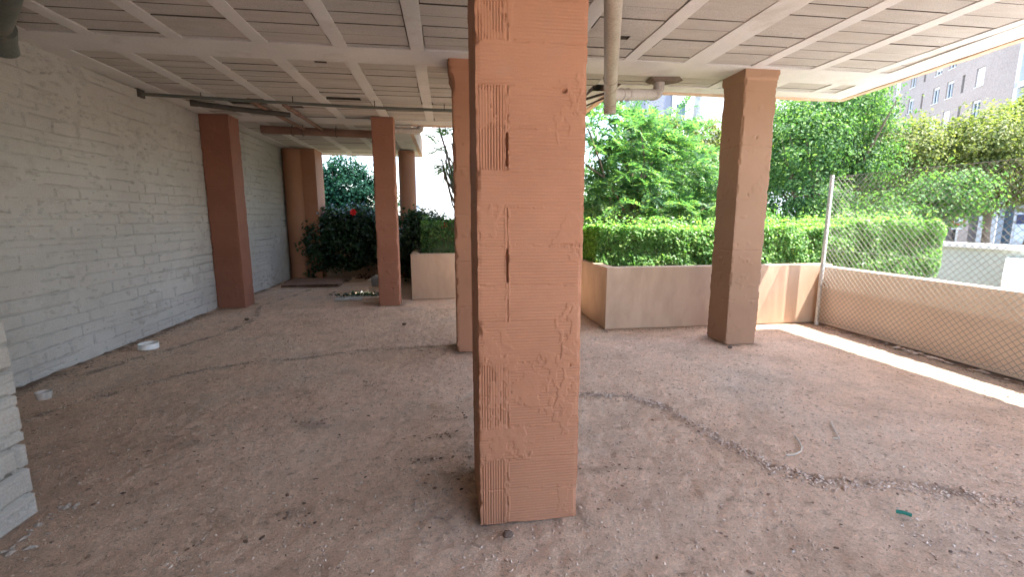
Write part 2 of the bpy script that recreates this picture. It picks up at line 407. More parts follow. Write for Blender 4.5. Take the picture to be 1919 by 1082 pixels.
def wall_sheet(name, label, x, y0, y1, z1, f, res, thick, face=+1, mat=None):
    ny = int((y1-y0)/res[0])+1; nz = int(z1/res[1])+1
    Yg, Zg = np.meshgrid(np.linspace(y0, y1, ny), np.linspace(0, z1, nz), indexing='ij')
    d = f(Yg, Zg)
    V = [np.stack([x+face*d, Yg, Zg], 2).reshape(-1, 3)]; F = [grid_faces(ny, nz, 0, face < 0)]
    o2 = len(V[0]); t = thick
    xb = x-.035*face; xc = x-face*t
    b = MB().box((min(xb, xc), y0, 0), (max(xb, xc), y1, z1))
    V.append(np.array(b.v)); fb = np.array(b.f)+o2
    # end strips from the sheet to the core
    e0 = np.stack([np.stack([x+face*d[0], Yg[0], Zg[0]], 1), np.stack([np.full(nz, xb), Yg[0], Zg[0]], 1)], 0).reshape(-1, 3)
    e1 = np.stack([np.stack([x+face*d[-1], Yg[-1], Zg[-1]], 1), np.stack([np.full(nz, xb), Yg[-1], Zg[-1]], 1)], 0).reshape(-1, 3)
    o3 = o2+len(b.v); V += [e0, e1]; F += [fb, grid_faces(2, nz, o3), grid_faces(2, nz, o3+2*nz)]
    return tag(link_mesh(name, np.concatenate(V), np.concatenate(F), mat or WHITE, None, (x, (y0+y1)/2, 0), True), label, 'wall')
wall_sheet('brick_wall', 'long white painted hollow brick wall with cracked joints along the shaded side', -3.78, -1.14, 12.6, H_CEIL+.05, brick_wall_h(5, .128, .31), (.0125, .0072), .25)
def near_wall_h(u, z):
    d = brick_wall_h(33, .128, .31)(u, z)
    for yc in (2.30, 2.355, 2.41):
        d = np.where((np.abs(u-yc) < .013) & (z > .035+(2.43-yc)*.1) & (z < .075), -.03, d)
    return d
wall_sheet('brick_wall', 'nearest stub of white brick wall with broken hollow bricks at its foot, at the frame edge', -2.105, -1.14, 2.435, H_CEIL+.05, near_wall_h, (.0085, .008), .22, 1, NEARWHITE)

bwm = MB().box((-4.03, -1.4, 0), (.7, -1.15, H_CEIL+.05)).build('brick_wall', WHITE, None, (0, 0, 0))  # unseen wall, added to keep light from behind off the deep pillars
tag(bwm, 'unseen plain white wall added behind the viewer to cut light to the deep pillars', 'wall')

# ------------------------------------------------------------------ cream low walls
def rendered_run(mb_pts, thick, h, mat, z0=0, seed=0):
    """low wall following a polyline (outer face on its left-hand side), as one prism with softly uneven faces"""
    pts = [Vector((x, y)) for x, y in mb_pts]
    def offset(d):
        out = []
        for i, p in enumerate(pts):
            n = []
            if i > 0: e = (p-pts[i-1]).normalized(); n.append(Vector((-e.y, e.x)))
            if i < len(pts)-1: e = (pts[i+1]-p).normalized(); n.append(Vector((-e.y, e.x)))
            if len(n) == 2:
                b = (n[0]+n[1]); b = b/(b.dot(n[0])); out.append(p+b*d)
            else: out.append(p+n[0]*d)
        return out
    inner = offset(thick)
    poly = [tuple(p) for p in pts]+[tuple(p) for p in reversed(inner)]
    return MB().prism(poly, z0, h)
def low_wall(name, label, pts, thick, h, bevel=.008, mat=None):
    m = rendered_run(pts, thick, h, CREAM)
    o = m.build(name, mat or CREAM, None, None, False, bevel)
    c = np.array(pts).mean(0); me = o.data
    V = np.array([v.co for v in me.vertices])-np.array([c[0], c[1], 0]); me.vertices.foreach_set('co', V.ravel()); o.location = (c[0], c[1], 0)
    return tag(o, label, 'wall')
low_wall('planter_wall', 'cream rendered planter wall under the long hedge, stepping back to a far stretch by the pillars', [(5.40, 5.70), (2.07, 5.70), (2.07, 8.33), (-.66, 8.33), (-.66, 12.4)][::-1], .14, .835)
low_wall('planter_wall', 'shaded cream planter wall at the far end, hung over by the dark flowering bush', [(-3.78, 11.96), (-.80, 11.96)], .16, .80)
pw = low_wall('parapet_wall', 'long low cream parapet wall behind the chain-link fence', [(5.23, -3.0), (5.23, 5.695)][::-1], .15, .81, .008, CREAM_LIT)

# ------------------------------------------------------------------ ceiling
ceil = thing('concrete_ceiling', 'concrete slab ceiling of ribs and grey block panels over the open ground floor', 'ceiling', (0.5, 4, H_CEIL))
EDGE_R = lambda y: 5.17+(y-3.69)*(5.41-5.17)/(5.84-3.69)
back = -1.2
def in_slab_x(y0, y1):   # x extent
    ym = .5*(y0+y1); ya_ = y0
    if ym < 5.85: return (-3.78, EDGE_R(ya_)-.10)
    if ym < 8.1: return (-3.78, 1.86)
    return (-3.78, -.9)
rib_x = [-.24+.71*k for k in range(-5, 9)]
rows = [(back+.2, 1.95), (2.50, 4.74), (5.20, 5.56), (5.20, 8.08), (8.52, 12.25)]
bl = MB(); bmi = []
RW = .066
holes = [(-1.64, -1.13, 6.76, .17), (-2.98, -2.50, 7.20, .16), (1.55, 1.66, 4.20, .09), (-1.32, -1.20, 5.25, .06), (-2.28, -2.05, 7.36, .13), (-2.62, -2.42, 6.98, .10)]
for ri, (ya, yb) in enumerate(rows):
    xs0, xs1 = in_slab_x(ya, yb)
    if ri == 2: xs0 = 1.9
    if ri == 3: xs0, xs1 = -3.78, 1.86
    for a, b in zip(rib_x[:-1], rib_x[1:]):
        x0 = max(a+RW-.014, xs0); x1 = min(b-RW+.014, xs1)
        if x1-x0 < .12: continue
        if ri == 2 and x0 < 1.9: continue
        y = ya+.012+random.uniform(0, .02); ga = random.choice((0, .024, .026)); gb = random.choice((0, 0, -.025))
        while y < yb-.03:
            L = random.uniform(.195, .235); y2 = min(y+L, yb-.008)
            g = random.choice((.004, .007, .010, .014, .018))
            dz = random.uniform(0, .007); ja = random.choice((0, 0, .026)) if random.random() < .5 else ga; jb = random.choice((0, 0, -.026)) if random.random() < .5 else gb
            # each board is a slightly tilted plank; split where a hole has been broken out
            segs = [(x0+ja, x1+jb, y, y2-g)]
            for (hx0, hx1, hy, hw) in holes:
                new = []
                for (p0, p1, q0, q1) in segs:
                    if hx1 > p0 and hx0 < p1 and hy+hw/2 > q0 and hy-hw/2 < q1:
                        if hx0-p0 > .03: new.append((p0, hx0, q0, q1))
                        if p1-hx1 > .03: new.append((hx1, p1, q0, q1))
                        xa, xb = max(p0, hx0), min(p1, hx1)
                        if (hy-hw/2)-q0 > .01: new.append((xa, xb, q0, hy-hw/2))
                        if q1-(hy+hw/2) > .01: new.append((xa, xb, hy+hw/2, q1))
                    else: new.append((p0, p1, q0, q1))
                segs = new
            for (p0, p1, q0, q1) in segs:
                bmi.extend((0, 1, 1, 1, 1, 1)); k = len(bl.v); zb = H_CEIL+.0035+dz; t = random.uniform(-.002, .002)
                bl.box((p0, q0, zb), (p1, q1, zb+.03))
                for idx in (k, k+3): bl.v[idx] = (bl.v[idx][0], bl.v[idx][1], bl.v[idx][2]+t)
            y = y2
JOINT = plain('dark_joint', (.10, .085, .07), .95)  # dark colour on the boards' sides and upper faces
link_mesh('block_panels', bl.v, bl.f, None, ceil, None, False, [BLOCK, JOINT], bmi)
# ribs and beams as wobbly-edged bands
def band(name, axis, c, w, a, b, seed, zoff=0.0, n=None, wob=.006):
    n = n or max(8, int((b-a)/.05)); s = np.linspace(a, b, n)
    wl = w/2+wob*(fbm(s*4, s*0, seed, 4)-.5)*2; wr = w/2+wob*(fbm(s*4, s*0+9, seed, 4)-.5)*2
    zb = H_CEIL-zoff+.003*(fbm(s*2, s*0, seed+5, 3)-.5)
    cols = []
    for off, zz in ((-wl, H_CEIL+.05), (-wl, zb), (-wl*.5, zb-.0008), (wr*.5, zb-.0008), (wr, zb), (wr, H_CEIL+.05)):
        P = np.stack([c+off, s, zz+0*s], 1) if axis == 'y' else np.stack([s, c-off, zz+0*s], 1)
        cols.append(P)
    V = np.stack(cols, 0).reshape(-1, 3)
    return link_mesh(name, V, grid_faces(6, n, 0), RIB, ceil)
for i, x in enumerate(rib_x):
    for (ya, yb) in ((back+.2, 1.96), (2.50, 4.76), (5.18, 5.60), (5.60, 8.10), (8.50, 12.27)):
        xs0, xs1 = in_slab_x(ya, yb)
        if x < xs0-.02 or x > xs1+.05: continue
        if ya == 5.60 and x > 1.86: continue
        band('rib', 'y', x, RW*2*(1.9 if i in (9,) else 1), ya, yb, 100+i*7+int(ya*3))
band('beam', 'x', 4.97, .46, -3.78, 5.0, 301, .002)
band('beam', 'x', 2.23, .55, -3.78, 4.9, 302, .002)
band('beam', 'x', 5.71, .30, 2.12, 5.37, 303, .003)
band('beam', 'x', 8.28, .46, -3.78, 2.12, 304, .003)
band('beam', 'x', 12.42, .34, -3.78, -.62, 305, .003)
band('edge_beam', 'y', 2.00, .26, 5.87, 8.05, 306, .0025)
band('edge_beam', 'y', -.75, .28, 8.52, 12.24, 307, .0025)
band('edge_beam', 'y', -3.66, .25, back+.2, 12.2, 308, .001)
# slanted edge beam along the open side
s = np.linspace(back, 5.84, 160); ex = EDGE_R(s)
V = np.stack([np.stack([ex-.36-.012*fbm(s*3, s*0, 5, 3), s, 0*s+H_CEIL+.05], 1), np.stack([ex-.36-.012*fbm(s*3, s*0, 5, 3), s, 0*s+H_CEIL-.004], 1), np.stack([ex-.02, s, 0*s+H_CEIL-.005], 1)], 0).reshape(-1, 3)
link_mesh('edge_beam', V, grid_faces(3, 160), RIB, ceil)
outline = [(-4.05, back), (EDGE_R(back), back), (EDGE_R(5.84), 5.86), (2.14, 5.86), (2.14, 8.45), (-.60, 8.45), (-.60, 12.62), (-4.05, 12.62)]
MB().prism(outline, H_CEIL+.17, H_CEIL+.36).build('slab', DARK if False else BLOCK, ceil)
# painted fascia round the edge, its lower lip drooping a little below the soffit
fa = MB()
for (p, q) in zip(outline[1:-1], outline[2:]):
    p = Vector(p); q = Vector(q); e = (q-p).normalized(); nrm = Vector((e.y, -e.x)); n = max(2, int((q-p).length/.06))
    k = len(fa.v)
    for j in range(n+1):
        b = p.lerp(q, j/n); lip = H_CEIL-.018+.012*float(vnoise(b.x*5+b.y*5, b.x*3, 77)-.5)
        w = .05+.018*float(vnoise(b.y*4+b.x*4, 1.0, 78))
        for o2, zz in ((-w, lip+.03), (-w, lip), (.012, lip-.004), (.014, H_CEIL+.42)):
            pt = b+nrm*o2; fa.v.append((pt.x, pt.y, zz))
    for j in range(n):
        for c in range(3):
            a = k+j*4+c; fa.f.append((a, a+4, a+5, a+1))
FASC = rough_mat('fascia_paint', (.60, .40, .28), (.70, .52, .40), 2.5, 90, .3, .004, .9, dirt=(.45, .31, .23), dirt_scale=3, dirt_lo=.52, dirt_hi=.7)
fa.build('fascia', FASC, ceil)
# the floor above and an unseen balcony slab added to shade the strip inside the parapet
MB().prism([(-4.05, back), (5.0, back), (5.0, 5.3), (1.7, 5.3), (1.7, 8.0), (-1.0, 8.0), (-1.0, 12.2), (-4.05, 12.2)], H_CEIL+.37, H_CEIL+.55).build('upper_floor', FASC, ceil)
MB().prism([(5.0, -1.2), (6.21, -1.2), (5.935, 5.0), (5.25, 5.0)], H_CEIL+.40, H_CEIL+.54).build('balcony', FASC, ceil)

# ------------------------------------------------------------------ floor
xs = np.arange(-3.9, 5.40, .02); ys = np.arange(-1.4, 12.3, .024)
XX, YY = np.meshgrid(xs, ys, indexing='ij')
def seg_dist(px, py, pts):
    best = np.full(px.shape, 9.0)
    for (ax, ay), (bx, by) in zip(pts[:-1], pts[1:]):
        vx, vy = bx-ax, by-ay; t = np.clip(((px-ax)*vx+(py-ay)*vy)/(vx*vx+vy*vy), 0, 1)
        best = np.minimum(best, np.hypot(px-ax-t*vx, py-ay-t*vy))
    return best
crack_a = [(.75, 3.62), (1.13, 3.56), (1.49, 3.45), (1.68, 3.22), (1.78, 2.72), (1.92, 2.30), (2.12, 2.10), (2.52, 2.02), (2.96, 1.80), (3.6, 1.62)]
crack_b = [(.11, 5.27), (-.86, 5.19), (-1.39, 5.02), (-2.02, 4.87), (-2.45, 4.72), (-2.9, 4.13), (-3.2, 3.6)]
crack_c = [(-2.83, 9.9), (-3.15, 8.1), (-2.83, 6.9), (-2.9, 6.2), (-3.25, 5.4), (-3.5, 4.7)]
def cracks(px, py, s=1):
    wx = px+.10*(fbm(px*3, py*3, 61, 3)-.5); wy = py+.10*(fbm(px*3, py*3, 65, 3)-.5)
    a = seg_dist(wx, wy, crack_a); b = seg_dist(wx, wy, crack_b); c = seg_dist(wx, wy, crack_c)
    return a, b, c
ca, cb, cc = cracks(XX, YY)
patch = fbm(XX*1.3, YY*1.3, 15, 5)
Z = .012*(fbm(XX*.8, YY*.8, 11, 4)-.5)+.010*(fbm(XX*5, YY*5, 12, 4)-.5)+.0075*(vnoise(XX*21, YY*21, 13)-.5)+.008*(vnoise(XX*39, YY*35, 18)-.5)
rough_mask = sstep(.45, .62, patch)
Z += rough_mask*.014*(fbm(XX*17, YY*17, 14, 3)-.5)
side = np.zeros_like(XX)
for d, amp in ((ca, .012), (cb, .008), (cc, .007)): Z += amp*np.exp(-(d/.05)**2)*(.3+vnoise(XX*20, YY*20, 17))
Z -= Z.max()*.5
grime = np.zeros_like(XX)
gn = fbm(XX*9, YY*9, 19, 4)
for d, w in ((ca, .05), (cb, .035), (cc, .04)): grime = np.maximum(grime, .72*np.exp(-(d/w)**2)*sstep(.38, .58, gn))
spots = [(.02, 3.29, .16, .06), (-.16, 2.69, .12, .05), (.0, 2.53, .14, .10), (-.69, 4.07, .10, .06), (.88, 2.43, .15, .05), (-.79, 2.26, .10, .05), (.3, 2.75, .25, .2), (-.05, 3.0, .10, .04), (.75, 3.15, .12, .06), (-1.0, 3.3, .2, .1), (-1.9, 3.1, .25, .1)]
for (sx, sy, wx, wy) in spots: grime = np.maximum(grime, .5*np.exp(-((XX-sx)/wx)**2-((YY-sy)/wy)**2)*sstep(.36, .55, gn))
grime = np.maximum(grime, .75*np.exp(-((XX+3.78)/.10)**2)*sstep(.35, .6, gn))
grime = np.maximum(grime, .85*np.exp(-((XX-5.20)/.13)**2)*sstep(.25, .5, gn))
grime = np.maximum(grime, .14*sstep(.50, .68, fbm(XX*3.1, YY*4.3, 29, 5)))
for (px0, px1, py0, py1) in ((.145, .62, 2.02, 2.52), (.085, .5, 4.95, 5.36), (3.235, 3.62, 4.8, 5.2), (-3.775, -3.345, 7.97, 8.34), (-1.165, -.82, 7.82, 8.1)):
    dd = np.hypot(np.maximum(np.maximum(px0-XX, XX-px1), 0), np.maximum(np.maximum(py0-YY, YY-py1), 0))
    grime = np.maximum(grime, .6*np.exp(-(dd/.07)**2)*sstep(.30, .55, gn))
P = np.stack([XX, YY, Z], 2).reshape(-1, 3)
fl = link_mesh('floor', P, grid_faces(len(xs), len(ys)), FLOOR, None, (0, 4, 0), True)
at = fl.data.attributes.new('grime', 'FLOAT', 'POINT'); at.data.foreach_set('value', grime.ravel().astype(np.float32))
tag(fl, kind='structure')
MB().box((-4.05, -1.41, -1.5), (5.36, 5.70, -.06)).box((-4.05, 5.70, -1.5), (2.1, 12.6, -.06)).build('floor_slab', CREAM)['kind'] = 'structure'
def floor_z(x, y):
    i = np.clip(((np.asarray(x)+3.9)/.02).astype(int), 0, len(xs)-1); j = np.clip(((np.asarray(y)+1.4)/.024).astype(int), 0, len(ys)-1)
    return Z[i, j]

# grit, pebbles, bits: scattered small stones
ico = np.array([(0, 0, 1), (.9, 0, .3), (.28, .85, .3), (-.72, .53, .3), (-.72, -.53, .3), (.28, -.85, .3), (0, 0, -.6)], float)
icof = np.array([(0, 1, 2), (0, 2, 3), (0, 3, 4), (0, 4, 5), (0, 5, 1), (6, 2, 1), (6, 3, 2), (6, 4, 3), (6, 5, 4), (6, 1, 5)])
def stones(name, x, y, size, flat, mat, zadd=0):
    n = len(x); th = rng.random(n)*6.283
    sc = size[:, None, None]*(1+.5*(rng.random((n, 7, 3))-.5))*ico[None]
    sc[:, :, 2] *= flat[:, None]; sc[:, :, 0] *= (1+.9*rng.random(n))[:, None]
    c, s_ = np.cos(th)[:, None], np.sin(th)[:, None]
    X = sc[:, :, 0]*c-sc[:, :, 1]*s_+x[:, None]; Y = sc[:, :, 0]*s_+sc[:, :, 1]*c+y[:, None]
    Zs = sc[:, :, 2]+(floor_z(x, y)+size*flat*.25+zadd)[:, None]
    V = np.stack([X, Y, Zs], 2).reshape(-1, 3)
    F = (icof[None]+np.arange(n)[:, None, None]*7).reshape(-1, 3)
    return link_mesh(name, V, F, mat)
def accept(x, y):
    ok = (x > -3.75) & (x < 5.15) & ~((x > .13) & (x < .63) & (y > 2.0) & (y < 2.53)) & ~((x < -2.1) & (y < 2.44)) & ~((x > 2.05) & (y > 5.69)) & ~((x > -.67) & (y > 8.32))
    return ok
# general grit, denser nearer
N = 46000
gx = rng.uniform(-3.7, 5.1, N); gy = .9+(rng.random(N)**1.7)*6.5
pm = fbm(gx*1.3, gy*1.3, 15, 5); keep = accept(gx, gy) & (rng.random(N) < .25+1.6*sstep(.42, .62, pm))
gx, gy = gx[keep], gy[keep]
sz = .0024+.0058*rng.random(len(gx))**3
# along the cracks
def along(pts, n, w):
    pts = np.array(pts); i = rng.integers(0, len(pts)-1, n); t = rng.random(n)[:, None]
    p = pts[i]*(1-t)+pts[i+1]*t+rng.normal(0, w, (n, 2)); return p[:, 0], p[:, 1]
a1 = along(crack_a, 2600, .030); a2 = along(crack_b, 500, .04); a3 = along(crack_c, 350, .04)
kx = np.concatenate([gx, a1[0], a2[0], a3[0]]); ky = np.concatenate([gy, a1[1], a2[1], a3[1]])
ks = np.concatenate([sz, .0034+.007*rng.random(3450)**2]); ok = accept(kx, ky)
stones('gravel', kx[ok], ky[ok], ks[ok], np.full(ok.sum(), .75), GRAVEL)['kind'] = 'stuff'
# dark organic bits
dx = [rng.uniform(-3.7, 5.0, 1500)]; dy = [1.0+rng.random(1500)**1.3*9]
for (sx, sy, wx, wy) in spots: n = 16; dx.append(rng.normal(sx, wx*.7, n)); dy.append(rng.normal(sy, wy*.8, n))
for pts, n, w in ((crack_a, 110, .05), (crack_b, 110, .05), (crack_c, 110, .05)): p = along(pts, n, w); dx.append(p[0]); dy.append(p[1])
n = 500; dx.append(-3.74+np.abs(rng.normal(0, .07, n))); dy.append(rng.uniform(2.5, 8, n))
n = 700; dx.append(5.19-np.abs(rng.normal(0, .09, n))); dy.append(rng.uniform(1.8, 5.6, n))
n = 160; dx.append(rng.uniform(2.0, 3.6, n)); dy.append(5.67-np.abs(rng.normal(0, .03, n)))
dx = np.concatenate(dx); dy = np.concatenate(dy); ok = accept(dx, dy) | ((dx > 5.0) & (dx < 5.22))
dx, dy = dx[ok], dy[ok]; ds = .004+.009*rng.random(len(dx))**2.2
stones('dry_debris', dx, dy, ds, np.full(len(dx), .38), DEBRIS)['kind'] = 'stuff'
# rubble at the foot of the parapet
n = 90; rx = 5.17-np.abs(rng.normal(0, .06, n)); ry = rng.uniform(1.9, 4.6, n)
stones('rubble', rx, ry, .012+.028*rng.random(n)**2, np.full(n, .8), GRAVEL)['kind'] = 'stuff'
n = 26; rx = -2.06+np.abs(rng.normal(0, .05, n)); ry = rng.uniform(2.1, 2.5, n)
stones('rubble', rx, ry, .008+.014*rng.random(n), np.full(n, .6), rough_mat('mortar_lump', (.30, .25, .21), (.42, .37, .32)))['kind'] = 'stuff'

# ------------------------------------------------------------------ small things on the floor
def ring_tin(label, x, y, r, h, mat, holes_=False):
    n = 40; V = []; Fq = []
    prof = [(r, 0), (r*1.02, h*.12), (r, h*.2), (r, h*.9), (r*1.015, h), (r*.93, h), (r*.92, h*.82), (0.0001, h*.80)]
    for (rr, zz) in prof: V += [(x+rr*math.cos(2*math.pi*j/n), y+rr*math.sin(2*math.pi*j/n), zz+.004) for j in range(n)]
    for k in range(len(prof)-1): Fq += [(k*n+j, k*n+(j+1) % n, (k+1)*n+(j+1) % n, (k+1)*n+j) for j in range(n)]
    o = link_mesh('tin_lid', V, Fq, mat, None, (x, y, 0), True); return tag(o, label, 'lid')
ring_tin('round white tin lid lying on the floor by the white wall', -3.42, 5.58, .098, .062, BWHITE)
s = NT('clear_plastic'); p = s.n('ShaderNodeBsdfPrincipled'); p.inputs['Base Color'].default_value = (.62, .58, .54, 1); p.inputs['Roughness'].default_value = .35; p.inputs['Alpha'].default_value = .55; s.l(p, 'BSDF', s.out, 'Surface'); CLEAR = s.m
cup = MB(); V = []; n = 28
o = MB()
prof = [(.001, .004), (.040, .004), (.044, .008), (.052, .066), (.055, .066), (.046, .007)]
for k, (rr, zz) in enumerate(prof): o.v += [(-3.33+rr*math.cos(2*math.pi*j/n), 4.08+rr*math.sin(2*math.pi*j/n), zz+.004) for j in range(n)]
for k in range(len(prof)-1): o.f += [(k*n+j, k*n+(j+1) % n, (k+1)*n+(j+1) % n, (k+1)*n+j) for j in range(n)]
tag(o.build('plastic_cup', CLEAR, None, (0, 0, 0), True), 'translucent plastic cup standing on the shaded dusty floor', 'cup')
GREEN = plain('green_plastic', (.01, .18, .13), .5)
m = MB().tube([(2.24, 1.815, .010), (2.26, 1.80, .014), (2.285, 1.775, .012)], .0095, 8)
m.build('plastic_stick', GREEN, None, (0, 0, 0)); tag(bpy.data.objects['plastic_stick'], 'short dark green plastic stick on the floor', 'stick')
m = MB().box((4.93, 2.90, .003), (4.97, 2.99, .03)); m.v = [(x+.004*z*10, y+.02*(z > .01), z) for x, y, z in m.v]
tag(m.build('plastic_scrap', plain('pale_green_plastic', (.25, .55, .40), .5), None, (0, 0, 0), False, .006), 'pale green plastic scrap beside the parapet foot', 'scrap')
STRAP = plain('beige_strap', (.52, .45, .37), .6)
def strap(label, pts):
    P3 = [(x, y, float(floor_z(x, y))+.012) for x, y in pts]
    # smooth
    q = []
    for i in range(len(P3)-1):
        for t in (0, .33, .66): q.append(tuple(P3[i][k]*(1-t)+P3[i+1][k]*t for k in range(3)))
    q.append(P3[-1])
    o = MB().tube(q, .0048, 6).build('plastic_strap', STRAP, None, (0, 0, 0), True); return tag(o, label, 'strap')
strap('beige strap curled like a hook on the floor, nearer of the two', [(2.10, 2.41), (2.16, 2.405), (2.22, 2.43), (2.27, 2.48), (2.31, 2.55), (2.345, 2.63)])
strap('thin beige strap with a small hook, lying farther back by a dark stain', [(2.585, 2.57), (2.62, 2.555), (2.65, 2.60), (2.70, 2.68), (2.78, 2.80)])
TERRA = rough_mat('dusty_terracotta', (.22, .135, .10), (.33, .22, .17), 4, 80, .4, .004, .95)
def hollow_tiles(label, x0, x1, y0, y1, z0):
    m = MB(); h = .055
    m.box((x0, y0, z0), (x1, y1, z0+.010)).box((x0, y0, z0+h-.010), (x1, y1, z0+h))
    k = int((x1-x0)/.085); 
    for i in range(k+1):
        xx = x0+(x1-x0-.012)*i/k; m.box((xx, y0+.003, z0+.010), (xx+.012, y1-.003, z0+h-.010))
    return tag(m.build('hollow_tile', TERRA, None, (0, 0, 0)), label, 'tile', None)
hollow_tiles('front row of dusty hollow terracotta tiles lying by the far planter, open ends showing', -3.52, -2.35, 10.15, 10.50, .004)
hollow_tiles('middle row of dusty hollow terracotta tiles lying by the far planter', -3.58, -2.38, 10.53, 10.88, .006)
hollow_tiles('rear row of dusty hollow terracotta tiles, next to the dark bush', -3.62, -2.30, 10.91, 11.28, .005)
BRICKM = rough_mat('light_brick', (.50, .36, .26), (.60, .46, .36), 5, 60, .3, .003)
tag(MB().obox((-1.33, 8.22, .045), (.17, .07, .042), .05).build('loose_brick', BRICKM, None, (0, 0, 0), False, .006), 'pale loose brick lying beside the pillar with the drain pipe', 'brick')
tag(MB().obox((-1.52, 10.2, .09), (.14, .12, .09), .2).build('cement_block', plain('grey_block', (.30, .30, .31), .95), None, (0, 0, 0), False, .008), 'grey cement block on the floor behind the drain pipe pillar', 'block')
def crumpled(name, label, x, y, r, hgt, mat, cat, seed):
    n = 26; V = []; 
    T, Q = np.meshgrid(np.linspace(-1, 1, n), np.linspace(-1, 1, n), indexing='ij')
    zz = hgt*fbm(T*3+seed, Q*3, seed, 4)*(1-np.maximum(np.abs(T), np.abs(Q))**3)+.006
    V = np.stack([x+r*T*(1+.3*fbm(Q*2, T, seed+1)), y+r*.7*Q*(1+.3*fbm(T*2, Q, seed+2)), zz], 2).reshape(-1, 3)
    return tag(link_mesh(name, V, grid_faces(n, n), mat, None, (x, y, 0), False), label, cat)
crumpled('plastic_bag', 'crumpled white plastic bag on the far floor near the bush', -1.62, 11.05, .22, .16, BWHITE, 'bag', 41)
crumpled('paper_sheet', 'dirty pale paper scrap under dry leaves beside the loose brick', -1.72, 8.62, .28, .05, plain('dirty_paper', (.5, .48, .44), .9), 'paper', 47)
def lump(label, x, y, r, seed):
    bpy_m = MB(); n, m_ = 12, 8; V = []
    for i in range(m_+1):
        for j in range(n):
            ph = math.pi*i/m_; t = 2*math.pi*j/n
            rr = r*(.7+.6*float(fbm(math.cos(t)*math.sin(ph)*2+seed, math.cos(ph)*2+math.sin(t), seed, 3)))
            V.append((x+rr*1.3*math.sin(ph)*math.cos(t), y+rr*math.sin(ph)*math.sin(t), max(-.004, r*.5+rr*.75*math.cos(ph))))
    F = [(i*n+j, i*n+(j+1) % n, (i+1)*n+(j+1) % n, (i+1)*n+j) for i in range(m_) for j in range(n)]
    return tag(link_mesh('stone', V, [f[::-1] for f in F], plain('dark_stone', (.13, .09, .07), .95), None, (x, y, 0), False), label, 'stone')
lump('dark brown clod lying in front of the nearest ribbed pillar', .255, 1.93, .020, 3)
lump('small dark stone on the floor before the shaded pillar at the white wall', -2.93, 6.98, .024, 5)
lump('small dark stone on the open floor, in front of the low cream wall', -.62, 6.35, .024, 8)
lump('small pale edged clod in front of the free-standing pillar', 3.2, 4.66, .02, 12)

# ------------------------------------------------------------------ pipes under the ceiling
dp = thing('drain_pipe', 'grey beige plastic drain pipe slung under the ceiling with a side branch', 'pipe', (1.55, 4.4, 2.85))
A = Vector((1.02, 2.85, 3.0)); B = Vector((1.79, 5.0, 2.715))
d = (B-A).normalized()
mp = MB(); mp.tube([A, A.lerp(B, .5), B], .064, 24)
mp.build('main_pipe', PVC, dp, None, True)
e = MB(); c = [B-d*.02]
for k in range(7):
    t = k/6*math.pi/2; c.append(B+d*(.02+.07*math.sin(t))+Vector((0, 0, -.075*(1-math.cos(t)))))
e.tube(c, .067, 24); e.build('end_elbow', PVC, dp, None, True)
for t in (.72, .80, .965): 
    q = A.lerp(B, t); MB().tube([q-d*.016, q+d*.016], .070, 24).build('pipe_collar', PVC, dp, None, True)
J = A.lerp(B, .89); K = Vector((2.42, 5.27, 2.90))
MB().tube([J, J.lerp(K, .5), K], .060, 20).build('branch_pipe', PVCG, dp, None, True)
e = MB(); c = []
dd = (K-J).normalized()
for k in range(8):
    t = k/7*math.pi/2; c.append(K+dd*(.09*math.sin(t))+Vector((0, 0, .09*(1-math.cos(t)))))
c.append(c[-1]+Vector((0, 0, .12))); e.tube(c, .063, 20); e.build('branch_elbow', PVCG, dp, None, True)
for t in (.22, .36, .97): q = J.lerp(K, t); MB().tube([q-dd*.012, q+dd*.012], .066, 20).build('pipe_collar', PVCG, dp, None, True)
m = MB(); m.prism([(2.34, 5.20), (2.66, 5.16), (2.78, 5.30), (2.60, 5.48), (2.36, 5.42)], H_CEIL-.035, H_CEIL-.003)
k = len(m.v)//2
m.v = [(2.52+(x-2.52)*.72, 5.3+(y-5.3)*.72, z) if z < H_CEIL-.02 else (x, y, z) for x, y, z in m.v]
m.build('mortar_collar', rough_mat('dark_mortar', (.13, .10, .08), (.20, .16, .13), 6, 60, .6, .01), dp)

gp = thing('green_pipe', 'thin dark green pipe running across under the ceiling from the white wall', 'pipe', (-1.8, 6.75, 3.03))
MB().tube([(-3.80, 6.62, 3.025), (-2.65, 6.71, 3.01), (-1.2, 6.80, 2.992), (.13, 6.875, 3.0), (1.5, 6.95, 3.01)], .021, 12).build('tube', GREENP, gp, None, True)
for x in (-3.1, -2.0, -.95, .0): MB().tube([(x, 6.73+(x+2)*.055, 3.085), (x, 6.73+(x+2)*.055, 2.995)], .006, 6).build('hanger', DKPIPE, gp)
MB().box((-3.82, 6.56, 2.98), (-3.76, 6.68, 3.09)).build('wall_socket', DKPIPE, gp)
bp_ = thing('drain_pipe', 'thick brown drain pipe along the far ceiling, ending at the brown peach pillar', 'pipe', (-2.2, 8.72, 2.97))
MB().tube([(-3.12, 8.66, 2.985), (-2.2, 8.71, 2.97), (-1.17, 8.76, 2.96)], .068, 16).build('main_pipe', BROWNP, bp_, None, True)
for x in (-2.62, -2.45, -1.9):
    yy = 8.69+(x+2.6)*.05
    m = MB(); m.tube([(x, yy+.08*math.cos(t), 2.972+.08*math.sin(t)) for t in np.linspace(-math.pi, math.pi, 15)], .007, 6); m.tube([(x, yy, 3.05), (x, yy, 3.09)], .006, 6)
    m.build('pipe_clamp', DKPIPE, bp_)
pp = thing('waste_pipe', 'short pale plastic waste pipe with an elbow at the slab edge by the pillar', 'pipe', (-.75, 8.45, 2.98))
